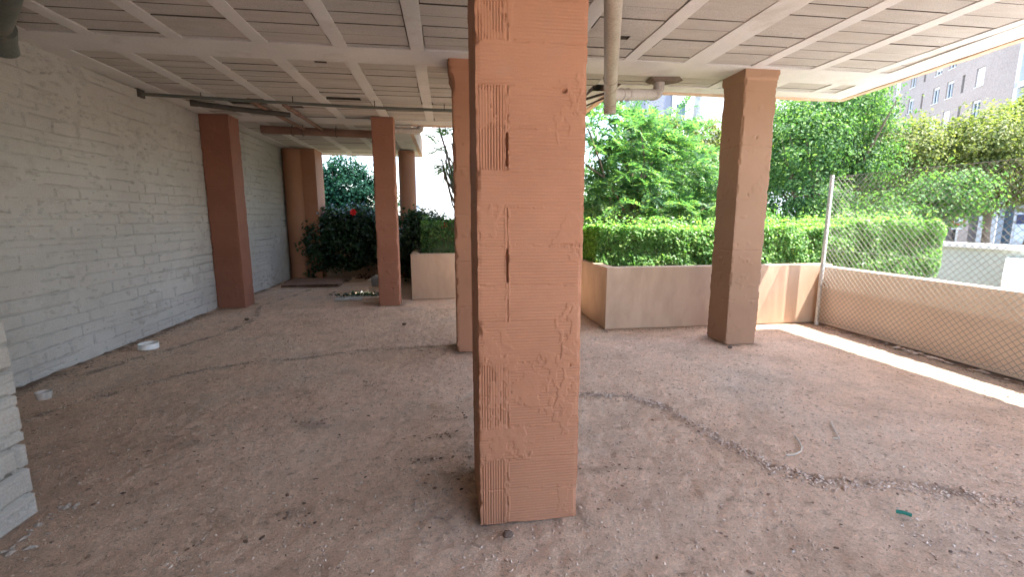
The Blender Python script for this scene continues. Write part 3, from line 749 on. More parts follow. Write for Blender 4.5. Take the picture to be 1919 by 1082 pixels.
MB().tube([(-.86, 8.40, 2.985), (-.62, 8.43, 2.98), (-.48, 8.45, 2.985), (-.43, 8.45, 3.01), (-.42, 8.45, 3.06)], .062, 16).build('main_pipe', PVCG, pp, None, True)
MB().tube([(-.80, 8.405, 2.985), (-.77, 8.41, 2.985)], .069, 16).build('pipe_collar', PVCG, pp, None, True)
MB().tube([(-.82, 8.28, 3.03), (-.66, 8.30, 3.03), (-.56, 8.31, 3.045)], .02, 10).build('small_pipe', PVCG, pp, None, True)
for lab, a, b in (('thin dark branch pipe dropping to the brown drain pipe, nearer the white wall', (-2.62, 6.92, 3.06), (-2.42, 8.62, 3.0)), ('jointed thin branch pipe dropping to the brown drain pipe, farther from the white wall', (-2.24, 7.12, 3.06), (-2.12, 8.66, 3.0))):
    t = thing('branch_pipe', lab, 'pipe', a); a = Vector(a); b = Vector(b)
    MB().tube([a+Vector((0, 0, .05)), a, a.lerp(b, .5), b], .027, 10).build('tube', PVC if False else BROWNP, t, None, True)
    for q in (.12, .3, .34): c = a.lerp(b, q); MB().tube([c-(b-a)*.012, c+(b-a)*.012], .036, 10).build('pipe_collar', BROWNP, t, None, True)
tb = thing('waste_pipe', 'dark rusty pipe close to the white wall above the reddish brown pillar', 'pipe', (-2.9, 7.3, 3.0))
MB().tube([(-3.36, 7.02, 3.02), (-2.9, 7.2, 3.0), (-2.28, 7.50, 3.0)], .036, 14).build('tube', DKPIPE, tb, None, True)
MB().tube([(-3.40, 7.0, 3.02), (-3.32, 7.035, 3.02)], .043, 14).build('pipe_collar', DKPIPE, tb, None, True)
# dark green pipe cluster in the near corner of the ceiling
gj = thing('pipe_junction', 'dark green pipe junction under the ceiling corner above the white wall', 'pipe', (-3.3, 4.3, 2.95))
MB().tube([(-2.55, 3.4, 3.0), (-3.05, 3.95, 2.985), (-3.52, 4.45, 2.975)], .075, 16).build('main_pipe', GREENP, gj, None, True)
MB().tube([(-3.44, 4.38, 2.975), (-3.62, 4.60, 2.94), (-3.66, 4.66, 2.88)], .092, 16).build('socket', GREENP, gj, None, True)
MB().tube([(-3.50, 4.46, 2.95), (-3.75, 4.42, 2.93)], .07, 14).build('branch_pipe', GREENP, gj, None, True)
MB().tube([(-3.20, 3.78, 3.0), (-3.55, 3.90, 2.96), (-3.74, 4.02, 2.9)], .045, 12).build('branch_pipe', DKPIPE, gj, None, True)
cb_ = thing('cable', 'dark cables sagging along the slab edge near the drain pipe', 'cable', (1.6, 6.6, 3.0))
MB().tube([(.3, 7.05, 3.05), (1.2, 6.55, 2.99), (1.72, 6.05, 2.98), (2.10, 5.72, 3.05)], .016, 8).build('upper_cable', DKPIPE, cb_, None, True)
MB().tube([(.3, 7.6, 3.04), (1.2, 7.0, 2.94), (1.80, 6.35, 2.95), (2.15, 5.88, 3.05)], .012, 8).build('lower_cable', DKPIPE, cb_, None, True)

# ------------------------------------------------------------------ chain-link fence
fe = thing('wire_fence', 'chain-link fence on galvanised posts along the cream parapet', 'fence', (5.13, 3.6, 0))
def post(y):
    MB().tube([(5.145, y, -.03), (5.145, y, 2.05)], .026, 16).build('post', GALV, fe, None, True)
for y in (5.60, 2.35, -.9): post(y)
m = MB(); m.tube([(5.16, 5.56, .55), (5.16, 5.60, .58), (5.17, 5.64, .55)], .02, 8); m.build('bracket', plain('rusty_iron', (.22, .10, .05), .8), fe)
wy0, wy1, wz0, wz1, cell = -.9, 5.57, .06, 2.02, .068
V = []; Fq = []; rw = .0034
def wire(p, q, bow):
    k = len(V); p = Vector(p); q = Vector(q); n = max(2, int((q-p).length/.25))
    dv = (q-p).normalized(); a = Vector((1, 0, 0)); b = dv.cross(a)
    for i in range(n+1):
        c = p.lerp(q, i/n)
        wobx = .012*(float(vnoise(c.y*1.7, c.z*1.7, 91))-.5)+bow; wz = .010*(float(vnoise(c.y*2.1, c.z*2.3, 95))-.5)
        for j in range(3):
            t = 2*math.pi*j/3; pt = c+(a*math.cos(t)+b*math.sin(t))*rw; V.append((pt.x+wobx, pt.y, pt.z+wz))
    for i in range(n):
        for j in range(3): Fq.append((k+i*3+j, k+i*3+(j+1) % 3, k+i*3+3+(j+1) % 3, k+i*3+3+j))
s_ = wy0-(wz1-wz0)
while s_ < wy1:
    for sg in (1, -1):
        # line z = wz0 + (y - s_) (sg=1) or its mirror
        ya, yb = max(s_, wy0), min(s_+(wz1-wz0), wy1)
        if yb > ya+.02:
            za, zb = wz0+(ya-s_), wz0+(yb-s_)
            if sg == -1: za, zb = wz1-(za-wz0), wz1-(zb-wz0)
            wire((5.118, ya, za), (5.118, yb, zb), .003*sg)
    s_ += cell*1.0
link_mesh('chain_link', V, Fq, WIRE, fe, None, True)
m = MB()
for z in (wz1, 1.05, wz0+.02): m.tube([(5.12, y, z+.006*math.sin(y*3)) for y in np.linspace(wy0, wy1, 24)], .0026, 5)
m.build('tension_wire', WIRE, fe)

# ------------------------------------------------------------------ foliage
def unit(v): return v/np.maximum(1e-9, np.linalg.norm(v, axis=-1, keepdims=True))
def leaves(name, pos, nrm, size, mat, parent=None, aspect=.5, fold=.25, loc=None, along=None):
    """folded leaf: 4 verts, 2 triangles"""
    n = len(pos); nrm = unit(nrm)
    a = along if along is not None else rng.normal(0, 1, (n, 3))
    a = unit(a-nrm*(a*nrm).sum(1, keepdims=True)); b = np.cross(nrm, a)
    s1 = size[:, None]
    base = pos-a*s1*.5; tip = pos+a*s1*.5-nrm*s1*.12
    w = aspect*s1*.5
    lf = pos-a*s1*.05+b*w+nrm*fold*w; rt = pos-a*s1*.05-b*w+nrm*fold*w
    V = np.stack([base, lf, tip, rt], 1).reshape(-1, 3)
    k = np.arange(n)[:, None]*4
    F = np.concatenate([k+np.array([[0, 2, 1]]), k+np.array([[0, 3, 2]])], 0)
    return link_mesh(name, V, F, mat, parent, loc)
def in_ellipsoid(n, c, r, shell=.5):
    v = unit(rng.normal(0, 1, (n, 3))); q = (shell+(1-shell)*rng.random(n))**.6
    return np.array(c)+v*q[:, None]*np.array(r), v
def crown(name, blobs, nclump, per, spread, size, mat, parent, aspect=.6, updir=.5, flat=.7):
    """leaf clumps spread through several ellipsoids, outer shell favoured"""
    P = []; Nn = []
    vol = np.array([b[1][0]*b[1][1]*b[1][2] for b in blobs]); vol = vol/vol.sum()
    for (c, r), w in zip(blobs, vol):
        n = max(4, int(nclump*w))
        cc, v = in_ellipsoid(n, c, r, .35)
        k = rng.integers(int(per*.5), int(per*1.5), n)
        idx = np.repeat(np.arange(n), k); m = len(idx)
        sp = spread*(.6+.8*rng.random(n))
        off = rng.normal(0, 1, (m, 3))*sp[idx][:, None]*np.array([1, 1, flat])
        P.append(cc[idx]+off); Nn.append(v[idx]*.6+unit(off)*.5+np.array([0, 0, updir])+rng.normal(0, .45, (m, 3)))
    P = np.concatenate(P); Nn = np.concatenate(Nn)
    return leaves(name, P, Nn, size*(.6+.8*rng.random(len(P))), mat, parent, aspect)
def limbs(parent, base, h, r, blobs, mat, seed=0, name='trunk', fork=.35, n_limb=None):
    rr = random.Random(seed); b = Vector(base); top = Vector((np.mean([c[0] for c, _ in blobs]), np.mean([c[1] for c, _ in blobs]), base[2]+h))
    pts = [b.lerp(top, t)+Vector((rr.uniform(-.06, .06), rr.uniform(-.06, .06), 0)) for t in np.linspace(0, 1, 7)]; pts[0] = b
    MB().tube(pts, r, 10, True, r*.45).build(name, mat, parent, None, True)
    for c, rad in blobs:
        for q in range(n_limb or 3):
            s0 = pts[rr.randint(2, 5)]
            e = Vector(c)+Vector((rr.uniform(-.7, .7)*rad[0], rr.uniform(-.7, .7)*rad[1], rr.uniform(-.3, .75)*rad[2]))
            mid = s0.lerp(e, .5)+Vector((rr.uniform(-.15, .15), rr.uniform(-.15, .15), rr.uniform(.0, .25)))
            MB().tube([s0, s0.lerp(mid, .5)+Vector((0, 0, .05)), mid, mid.lerp(e, .6), e], [r*.45, r*.38, r*.28, r*.18, r*.08], 7).build('limb', mat, parent, None, True)

def fronds(name, P, D, length, npair, leaf, mat, parent):
    """pinnate leaves: a drooping rachis with pairs of leaflets"""
    n = len(P); D = unit(D); up = np.array([0, 0, 1.])
    side = unit(np.cross(D, up)+1e-6); nr = np.cross(side, D)
    t = np.linspace(.12, 1, npair)
    L = length[:, None, None]
    pos = P[:, None]+D[:, None]*L*t[None, :, None]-up*L*.35*(t**2)[None, :, None]
    Ps = []; Ns = []; As = []; Sz = []
    tw = rng.normal(0, .35, n)
    nr2 = nr*np.cos(tw)[:, None]+side*np.sin(tw)[:, None]; sd2 = side*np.cos(tw)[:, None]-nr*np.sin(tw)[:, None]
    tap = (1-.55*(t-.35)**2*2)
    for sg in (1, -1):
        al = sg*sd2[:, None]*.9+D[:, None]*.5-up*.15+rng.normal(0, .12, (n, npair, 3))
        lz = leaf*tap[None, :, None]*(.8+.4*rng.random((n, 1, 1)))
        Ps.append(pos+unit(al)*lz*.5); As.append(al); Ns.append(np.repeat(nr2[:, None], npair, 1)+rng.normal(0, .2, (n, npair, 3))); Sz.append(np.broadcast_to(lz[..., 0], (n, npair)))
    cat = lambda q: np.concatenate([z.reshape(-1, z.shape[-1]) for z in q])
    return leaves(name, cat(Ps), cat(Ns), np.concatenate([z.ravel() for z in Sz]), mat, parent, .34, .15, None, cat(As))

# feathery tree behind the hedge
GZ = -.35   # garden level beyond the planters
def feathery_tree(label, base, blobs, nfr, ln, mat, seed, leaf=.11):
    t = thing('feathery_tree', label, 'tree', base)
    limbs(t, base, 2.6, .07, blobs, BARK, seed, n_limb=4)
    P = []; D = []
    vol = np.array([b[1][0]*b[1][1]*b[1][2] for b in blobs]); vol /= vol.sum()
    for (c, r), w in zip(blobs, vol):
        n = int(nfr*w); ncl = max(3, n//9)
        cc, v = in_ellipsoid(ncl, c, r, .30); idx = rng.integers(0, ncl, n)
        P.append(cc[idx]+rng.normal(0, .05, (n, 3))); D.append(v[idx]*.35+unit(rng.normal(0, 1, (n, 3)))*np.array([1, 1, .6])+np.array([0, 0, .25]))
    P = np.concatenate(P); D = np.concatenate(D)
    fronds('crown', P, D, ln*(.7+.6*rng.random(len(P))), 13, leaf, mat, t)
    return t
feathery_tree('bright green feathery tree growing behind the hedge beside the nearest pillar', (3.3, 9.3, GZ), [((2.9, 9.2, 2.9), (1.2, .9, 1.3)), ((4.3, 9.6, 2.7), (1.4, .9, 1.15)), ((5.4, 10.2, 2.45), (1.1, .9, 1.2)), ((3.4, 9.2, 1.6), (1.6, .8, .7)), ((5.3, 9.6, 1.7), (1.3, .8, .7))], 2300, .50, L_FEATHER, 3)
feathery_tree('sparse feathery tree whose top shows against the pale building, beyond the far hedge', (.9, 11.2, GZ), [*([((.16, 11.0, 2.95), (.45, .4, .5)), ((.2, 11.0, 2.4), (.3, .3, .3))]*5), ((1.1, 10.0, 4.6), (1.7, 1.5, .9)), ((.2, 11.0, 4.9), (1.3, 1.2, .7))], 420, .42, L_DARK, 7, .10)

SHADE = [((1.0, 10.2, 4.9), (1.9, 1.7, .9)), ((.2, 11.3, 5.2), (1.6, 1.3, .8)), ((1.6, 9.3, 4.6), (1.2, 1.0, .6))]  # unseen crown, added to block the sun from the far floor
def leafy_tree(label, base, h, r, blobs, ncl, per, spread, size, mat, seed, bark=BARK, kind='leafy_tree', n_limb=None, aspect=.62):
    t = thing(kind, label, 'tree', base)
    limbs(t, base, h, r, blobs, bark, seed, n_limb=n_limb)
    crown('crown', blobs, ncl, per, spread, size, mat, t, aspect)
    return t
leafy_tree('large dark green tree with spreading crown just beyond the fence post', (11.2, 12.4, -1.3), 3.4, .17,
    [((9.3, 11.5, 3.5), (1.3, 1.3, 1.2)), ((10.7, 12.0, 4.6), (1.5, 1.5, .9)), ((12.0, 12.4, 4.75), (1.1, 1.2, .55)), ((9.6, 11.4, 2.0), (1.4, 1.2, .8)), ((11.9, 12.2, 2.9), (1.1, 1.2, .8)), ((10.8, 12.6, 3.2), (1.4, 1.4, .9)), ((12.2, 12.4, 3.8), (.9, 1.1, .6))],
    520, 66, .19, .092, L_DARK, 11, n_limb=5)
leafy_tree('small round leafed tree with drooping branches in front of the big dark tree', (13.8, 11.2, -1.3), 2.6, .09,
    [((12.8, 10.8, 1.9), (1.0, .9, .7)), ((13.9, 11.0, 2.1), (1.0, .9, .75)), ((11.4, 10.6, 1.5), (1.1, .9, .5))], 210, 46, .17, .10, L_DARK, 12)
leafy_tree('yellowish green tree nearest the street side, behind the fence wire', (24.2, 17.4, -1.3), 4.6, .18,
    [((23.0, 17.2, 4.2), (1.8, 1.6, 1.9)), ((25.2, 18.0, 4.6), (1.9, 1.6, 2.0)), ((24.0, 17.4, 3.0), (2.3, 1.6, 1.2))], 520, 50, .25, .15, L_YEL, 13)
leafy_tree('pale yellowish tree with rounded top in front of the flats', (20.6, 18.6, -1.3), 4.4, .16,
    [((20.2, 18.4, 4.3), (1.9, 1.6, 1.5)), ((21.5, 18.8, 3.6), (1.6, 1.5, 1.5)), ((19.4, 18.4, 3.2), (1.5, 1.4, 1.1))], 430, 50, .25, .15, L_YEL, 14)
leafy_tree('tall yellowish tree rising at the frame edge before the flats', (27.5, 18.2, -1.3), 5.4, .18,
    [((27.0, 18.2, 5.0), (1.6, 1.5, 2.3)), ((27.6, 18.0, 3.2), (1.7, 1.5, 1.2))], 360, 50, .25, .15, L_YEL, 15)
leafy_tree('broad green tree standing between the big dark tree and the flats', (22.5, 26.0, -1.3), 4.8, .22,
    [((20.0, 25.5, 4.6), (2.6, 2.2, 2.0)), ((23.4, 26.5, 5.0), (2.6, 2.2, 2.2)), ((26.6, 27.0, 4.2), (2.4, 2.2, 1.8))], 480, 46, .34, .20, L_DARK, 16)
leafy_tree('unseen tall leafy tree added to keep sun off the far floor, above the slab edge', (1.35, 11.0, GZ), 4.6, .10, SHADE, 460, 50, .26, .15, L_DARK, 41)
leafy_tree('bluish green dense tree behind the dark flowering bush', (-3.4, 16.6, GZ), 2.4, .12,
    [((-3.5, 16.6, 2.5), (.95, .8, 1.05)), ((-2.7, 16.5, 1.9), (1.0, .8, .95)), ((-4.2, 16.6, 1.7), (.9, .8, 1.0)), ((-3.3, 16.3, 1.0), (1.5, .8, .8)), ((-4.4, 16.4, 2.2), (.8, .7, .7))], 760, 46, .15, .105, L_BLUE, 17)
leafy_tree('dense mid green tree seen through the feathery tree, closer to the drain pipe', (6.2, 15.0, GZ), 2.6, .10, [((5.6, 15, 1.9), (1.5, .9, 1.5)), ((7.2, 15.2, 2.3), (1.3, .9, 1.5)), ((6.4, 15, .7), (2.0, .8, .7))], 420, 46, .2, .12, L_DARK, 51)
leafy_tree('dense mid green tree seen past the feathery tree, closer to the free-standing pillar', (9.3, 15.6, GZ), 2.6, .10, [((9.0, 15.6, 1.9), (1.5, .9, 1.4)), ((10.4, 15.6, 1.6), (1.2, .9, 1.2)), ((9.2, 15.4, .6), (2.0, .8, .7))], 380, 46, .2, .12, L_DARK, 52)
for lab, x, y, r, h in (('pale trunked slim tree behind the feathery tree, nearer the pillar', 13.75, 24.6, .24, 9.5), ('grey trunked slim tree behind the feathery tree, nearer the drain pipe', 10.1, 25.0, .20, 9.0)):
    t = thing('slim_tree', lab, 'tree', (x, y, -1.3))
    MB().tube([(x, y, -1.3), (x+.1, y, 2), (x-.05, y, 5), (x+.1, y, 8), (x+.1, y, h)], [r*1.2, r, r*.9, r*.75, r*.4], 12).build('trunk', PALEBARK, t, None, True)
    crown('crown', [((x, y, h+.4), (1.8, 1.6, 1.3)), ((x+1.1, y, h-.6), (.9, .8, .5))], 90, 36, .25, .16, L_DARK, t)
leafy_tree('yellow green shrub tree in front of the white flats, between the two pale trunks', (11.6, 21.6, -1.3), 5.0, .12,
    [((10.3, 21.5, 5.3), (.9, .8, 1.1)), ((12.6, 21.6, 5.0), (.9, .8, 1.5)), ((11.4, 21.4, 4.4), (1.4, .9, .9)), ((13.8, 21.6, 4.6), (.9, .8, 1.2)), ((9.2, 21.6, 4.6), (.8, .8, .9))], 330, 44, .22, .14, L_YEL, 18)

for lab, x, y, rx, col, sd in (('low dark green shrub under the feathery tree, nearest the pillar', 2.9, 10.2, 1.0, L_DARK, 31), ('low dark green shrub under the feathery tree, in the middle of the gap', 4.9, 10.9, 1.2, L_DARK, 32), ('low green shrub between the free-standing pillar and the big dark tree', 7.2, 10.6, 1.2, L_HEDGE, 33), ('low dark shrub in front of the big dark tree trunk', 9.4, 10.2, 1.1, L_DARK, 34)):
    leafy_tree(lab, (x, y, GZ), .7, .03, [((x, y, .75), (rx, .6, .65)), ((x+.5, y+.2, 1.25), (rx*.7, .5, .45)), ((x-.6, y, 1.1), (.5, .5, .4))], 170, 44, .13, .085, col, sd, kind='garden_shrub', n_limb=2)

# clipped hedges: leaf shells over a twiggy core
TWIG = rough_mat('hedge_twig', (.05, .07, .025), (.09, .11, .045), 9, 60, .8, .02, 1)
def hedge(label, x0, x1, y0, y1, z0, z1, n, size, mat, seed, round_end=0):
    t = thing('clipped_hedge', label, 'hedge', ((x0+x1)/2, (y0+y1)/2, z0))
    # core
    nx = int((x1-x0)/.12)+2; na = 18
    xs_ = np.linspace(x0+.12, x1-.12, nx); V = []
    for x in xs_:
        e = 1.0
        if round_end: e = math.sqrt(max(.05, 1-max(0, (x-(x1-round_end))/round_end)**2))
        for a in range(na):
            th = 2*math.pi*a/na; cx, cz = math.cos(th), math.sin(th)
            q = 1/max(abs(cx), abs(cz), .8)
            rr = .80+.14*float(vnoise(x*3+a*.3, a*1.3, seed))
            V.append((x, (y0+y1)/2+(y1-y0)/2*cx*q*rr*e, (z0+z1)/2+(z1-z0)/2*cz*q*rr*e))
    F = [(i*na+j, i*na+(j+1) % na, (i+1)*na+(j+1) % na, (i+1)*na+j) for i in range(nx-1) for j in range(na)]
    link_mesh('branches', V, F, TWIG, t)
    # leaves near the faces
    x = rng.uniform(x0, x1, n); f = rng.random(n); P = np.zeros((n, 3)); Nn = np.zeros((n, 3))
    W = y1-y0; Hh = z1-z0; per = W+2*Hh
    e = np.ones(n)
    if round_end: e = np.sqrt(np.clip(1-np.maximum(0, (x-(x1-round_end))/round_end)**2, .02, 1))
    s = f*per
    fr = s < Hh; tp = (s >= Hh) & (s < Hh+W); bk = s >= Hh+W
    yc, zc = (y0+y1)/2, (z0+z1)/2
    yy = np.where(fr, -W/2, np.where(bk, W/2, s-Hh-W/2)); zz = np.where(fr, s-Hh/2, np.where(bk, (s-Hh-W)-Hh/2, Hh/2))
    bul = (fbm(x*2.3+yy*2, zz*3.5+yy, seed+1, 4)-.5)*.46+rng.normal(0, .022, n)
    inset = 1-np.abs(rng.normal(0, .05, n))+bul
    shoots = (rng.random(n) < .12)*rng.random(n)**2*.42
    grow = 1+(.16*sstep(x0+2.9, x0+4.3, x) if round_end else 0)
    P[:, 0] = x; P[:, 1] = yc+yy*inset*e; P[:, 2] = zc+zz*(inset+shoots*tp)*e*grow
    Nn[:, 1] = np.where(fr, -1, np.where(bk, 1, 0)); Nn[:, 2] = np.where(tp, 1, .8)
    ke = rng.random(n) < .05
    P[ke, 0] = x0+np.abs(rng.normal(0, .03, ke.sum())); P[ke, 1] = rng.uniform(y0, y1, ke.sum()); P[ke, 2] = rng.uniform(z0, z1, ke.sum()); Nn[ke, 0] = -1.2
    if round_end:
        k = x > x1-round_end; Nn[k, 0] += ((x[k]-(x1-round_end))/round_end)
    Nn += rng.normal(0, .45, (n, 3))
    leaves('foliage', P, Nn, size*(.6+.8*rng.random(n)), mat, t, .7)
    return t
hedge('bright green clipped hedge in the cream planter, running out past the fence post', 2.12, 8.25, 6.30, 7.12, .50, 1.33, 66000, .046, L_HEDGE, 5, .55)
hedge('dark green clipped hedge in the far planter behind the low cream wall', -.48, 2.0, 8.55, 9.7, .60, 1.42, 13000, .045, L_DARK, 6)
soil = MB().box((2.21, 5.84, -.5), (5.38, 7.2, .60)).box((5.38, 6.4, -.5), (8.15, 7.2, .34)); soil.build('planter_soil', EARTH)['kind'] = 'structure'
MB().box((-.52, 8.47, -.5), (2.2, 12.4, .58)).build('planter_bed', EARTH)['kind'] = 'structure'
MB().box((-4.0, 12.13, -.5), (-.8, 13.2, .62)).build('bush_bed', EARTH)['kind'] = 'structure'

# dark flowering bush spilling over the far planter
bu = thing('flowering_bush', 'dark glossy bush with a red flower spilling over the far planter wall', 'bush', (-2.2, 12.2, .6))
blobs = [((-2.9, 12.1, 1.15), (.75, .5, .55)), ((-2.0, 12.1, 1.15), (.8, .5, .65)), ((-1.35, 12.1, 1.0), (.6, .45, .55)), ((-2.6, 11.75, .62), (.95, .22, .42)), ((-1.5, 11.75, .66), (.65, .22, .36)), ((-3.3, 11.9, .8), (.4, .4, .6)), ((-3.2, 11.75, .3), (.38, .15, .3)), ((-1.25, 11.75, .28), (.26, .16, .28))]
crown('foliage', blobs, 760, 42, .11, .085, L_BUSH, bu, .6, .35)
m = MB(); rr = random.Random(4)
for c, r_ in blobs:
    for q in range(5):
        e = Vector(c)+Vector((rr.uniform(-.8, .8)*r_[0], rr.uniform(-.8, .8)*r_[1], rr.uniform(-.5, .9)*r_[2])); b = Vector((-2.2+rr.uniform(-.9, .9), 12.3, .6))
        m.tube([b, b.lerp(e, .5)+Vector((0, 0, .15)), e], [.02, .014, .005], 6)
m.build('stems', BARK, bu)
def flower(parent, c, r):
    n = 5; P = []; Nn = []; A_ = []
    c = np.array(c); n = 7
    for k in range(n):
        t = 2*math.pi*k/n; a = np.array([math.cos(t), -.35, math.sin(t)]); P.append(c+a*r*.5); A_.append(a); Nn.append([math.cos(t)*-.3, -1, math.sin(t)*-.3])
    leaves('flower', np.array(P), np.array(Nn, float), np.full(n, r*1.1), PETAL, parent, .85, .2, None, np.array(A_))
flower(bu, (-2.18, 11.3, 1.60), .085)
b2 = thing('flowering_bush', 'dark leafy bush with one red flower beside the low cream wall end', 'bush', (-.55, 11.4, .5))
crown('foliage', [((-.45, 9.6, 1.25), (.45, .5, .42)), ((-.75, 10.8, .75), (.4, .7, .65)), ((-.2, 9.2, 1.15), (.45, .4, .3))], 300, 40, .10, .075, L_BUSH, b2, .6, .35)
m = MB()
for q in range(10):
    e = Vector((-.5+rr.uniform(-.3, .3), 9.7+rr.uniform(-.6, .9), 1.2+rr.uniform(-.4, .3))); b = Vector((-.55, 10.4, .1)); m.tube([b, b.lerp(e, .5)+Vector((0, 0, .1)), e], [.02, .014, .005], 6)
m.build('stems', BARK, b2)
flower(b2, (-.035, 8.68, 1.33), .065)
# fallen clippings by the drain-pipe pillar
n = 260; lp = np.stack([rng.normal(-1.6, .2, n), rng.normal(8.80, .10, n), .01+np.abs(rng.normal(0, .03, n))], 1)
leaves('fallen_leaves', lp, np.stack([rng.normal(0, .4, n), rng.normal(-.3, .4, n), np.ones(n)], 1), .05+.05*rng.random(n), L_BUSH, None, .55)['kind'] = 'stuff'
n = 260; lp = np.stack([rng.normal(-1.7, .22, n), rng.normal(11.45, .16, n), .01+np.abs(rng.normal(0, .025, n))], 1)
leaves('dead_leaves', lp, np.stack([rng.normal(0, .4, n), rng.normal(-.3, .4, n), np.ones(n)], 1), .05+.04*rng.random(n), island_mat('dead_leaf', [(.10, .03, .02), (.18, .06, .035), (.08, .045, .03)]), None, .55)['kind'] = 'stuff'

# ------------------------------------------------------------------ ground and street beyond
GRASSY = rough_mat('garden_ground', (.10, .085, .055), (.19, .15, .10), .7, 20, .6, .03, 1, dirt=(.06, .08, .03), dirt_scale=.5, dirt_lo=.45, dirt_hi=.65)
m = MB(); m.v = [(-600, -600, -1.35), (600, -600, -1.35), (600, 600, -1.35), (-600, 600, -1.35)]; m.f = [(0, 1, 2, 3)]
m.build('ground', ASPHALT)['kind'] = 'structure'
MB().box((-12, 8.46, -1.3), (9.7, 30, GZ)).build('garden', GRASSY)['kind'] = 'structure'
MB().box((-12, -16, -1.3), (5.36, -1.415, -.02)).build('bounce_paving', plain('warm_bounce_paving', (.62, .48, .39), .95))['kind'] = 'structure'  # unseen warm paving, added behind the viewer to bounce sunlight inside
MB().box((5.4, -16, -1.3), (9.9, 8.46, -.30)).build('path', plain('paving', (.27, .245, .22), .95))['kind'] = 'structure'
GREYG = rough_mat('grey_green_render', (.46, .49, .42), (.53, .56, .49), 1.2, 60, .2, .003, .9)
bw = thing('boundary_wall', 'grey green boundary wall with a white coping beyond the parapet', 'wall', (10.1, 9, -1.3))
MB().box((10.0, -6, -1.3), (10.22, 22, .90)).build('wall', GREYG, bw)
MB().box((9.93, -6, .903), (10.28, 22, .985)).build('coping', BWHITE, bw, None, False, .01)
lg = thing('white_ledge', 'white stepped masonry ledge in full sun beside the boundary wall', 'ledge', (8.5, 3.5, -.3))
MB().prism([(6.55, 1), (9.99, 1), (9.99, 6.85), (6.55, 4.50)], -.30, .775).build('upper_step', BWHITE, lg, None, False, .01)
MB().prism([(6.10, 1), (6.547, 1), (6.547, 4.52), (6.10, 4.22)], -.30, .66).build('lower_step', BWHITE, lg, None, False, .01)

# ------------------------------------------------------------------ flats behind the trees
FLATS = rough_mat('pinkish_render', (.345, .285, .245), (.395, .33, .288), .25, 8, .1, .01, .95)
GLASS = NT('window_glass'); p = GLASS.n('ShaderNodeBsdfPrincipled'); p.inputs['Base Color'].default_value = (.05, .08, .10, 1); p.inputs['Roughness'].default_value = .08; p.inputs['Specular IOR Level'].default_value = .6; GLASS.l(p, 'BSDF', GLASS.out, 'Surface'); GLASS = GLASS.m
SHUT = plain('white_shutter', (.74, .75, .75), .6)
u = Vector((.416, .909, 0)).normalized(); nrm = Vector((-u.y, u.x, 0)); O = Vector((49.6, 35.0, -1.3))
fb = thing('apartment_block', 'long pinkish grey block of flats with small shuttered windows behind the trees', 'building', O)
def fpt(s, d, z): return O+u*s-nrm*d+Vector((0, 0, z))
def fbox(s0, s1, d0, d1, z0, z1, m=None):
    m = m or MB(); k = len(m.v)
    for z in (z0, z1):
        for s_, d_ in ((s0, d0), (s1, d0), (s1, d1), (s0, d1)): m.v.append(tuple(fpt(s_, d_, z)))
    m.f += [(k, k+1, k+2, k+3), (k+4, k+7, k+6, k+5), (k, k+4, k+5, k+1), (k+1, k+5, k+6, k+2), (k+2, k+6, k+7, k+3), (k+3, k+7, k+4, k)]
    return m
SL = 95
cols_ = [('C', 5.75, 1.25), ('s', 8.3, .42), ('B', 10.5, 1.2), ('A', 13.0, 1.25), ('s', 15.75, .42), ('A', 18.2, 1.25)]
units = [(t, s0+k*16.2, w) for k in range(5) for (t, s0, w) in cols_]
floors = [6.3+3.05*k for k in range(7)]        # sill heights above the street
# wall made of piers and bands round real openings
wall = MB(); zprev = 4.6; D = .35
ops = sorted((s-w/2, s+w/2, t) for t, s, w in units)
for fz in floors:
    h = 1.75
    fbox(0, SL, 0, D, zprev, fz, wall); sp = 0
    for a, b, t in ops: fbox(sp, a, 0, D, fz, fz+h, wall); sp = b
    fbox(sp, SL, 0, D, fz, fz+h, wall); zprev = fz+h
fbox(0, SL, 0, D, zprev, 29, wall); fbox(0, SL, D, 14, 28.6, 29.0, wall); fbox(0, .35, D, 14, 0, 28.6, wall); fbox(SL-.35, SL, D, 14, 0, 28.6, wall); fbox(0, SL, 13.6, 14, 0, 28.6, wall)
wall.build('wall', FLATS, fb)
fbox(.36, SL-.36, 1.4, 1.6, 4.6, 28.5).build('interior', plain('dark_room', (.06, .06, .06), .9), fb)
rs = random.Random(8)
fi_lim = 100; cnt = 0
for fz in floors[:6]:
    for a, b, t in ops:
        if a > 48: continue
        if cnt >= 95: break
        if t == 's':
            w_ = fbox(a, b, .22, .26, fz, fz+1.75).build('window', FLATS if False else GLASS, fb)
        else:
            w_ = MB()
            for q in ((a, a+.07, fz, fz+1.75), (b-.07, b, fz, fz+1.75), (a, b, fz, fz+.07), (a, b, fz+1.5, fz+1.75), ((a+b)/2-.03, (a+b)/2+.03, fz, fz+1.5)): fbox(q[0], q[1], .12, .24, q[2], q[3], w_)
            w_ = w_.build('window', SHUT, fb)
            if cnt < 60: fbox(a+.07, b-.07, .26, .28, fz+.07, fz+1.5).build('pane', GLASS, w_)
            lo = rs.choice((0, .35, .55, 1.1, 1.1))
            if lo < 1.1: fbox(a+.07, b-.07, .16, .19, fz+.07+lo, fz+1.5).build('shutter', SHUT, w_)
            fbox(a-.06, b+.06, -.06, .1, fz-.07, fz-.005).build('sill', SHUT, w_)
        cnt += 1
# street-level arcade
ar = MB()
for k in range(24): fbox(k*4.0, k*4.0+1.7, 0, .8, 0, 4.58, ar)
ar.build('arcade_pillars', FLATS, fb)
fbox(0, SL, 3.2, 3.3, 0, 4.58).build('shopfront', plain('dark_shop', (.05, .05, .055), .5), fb)
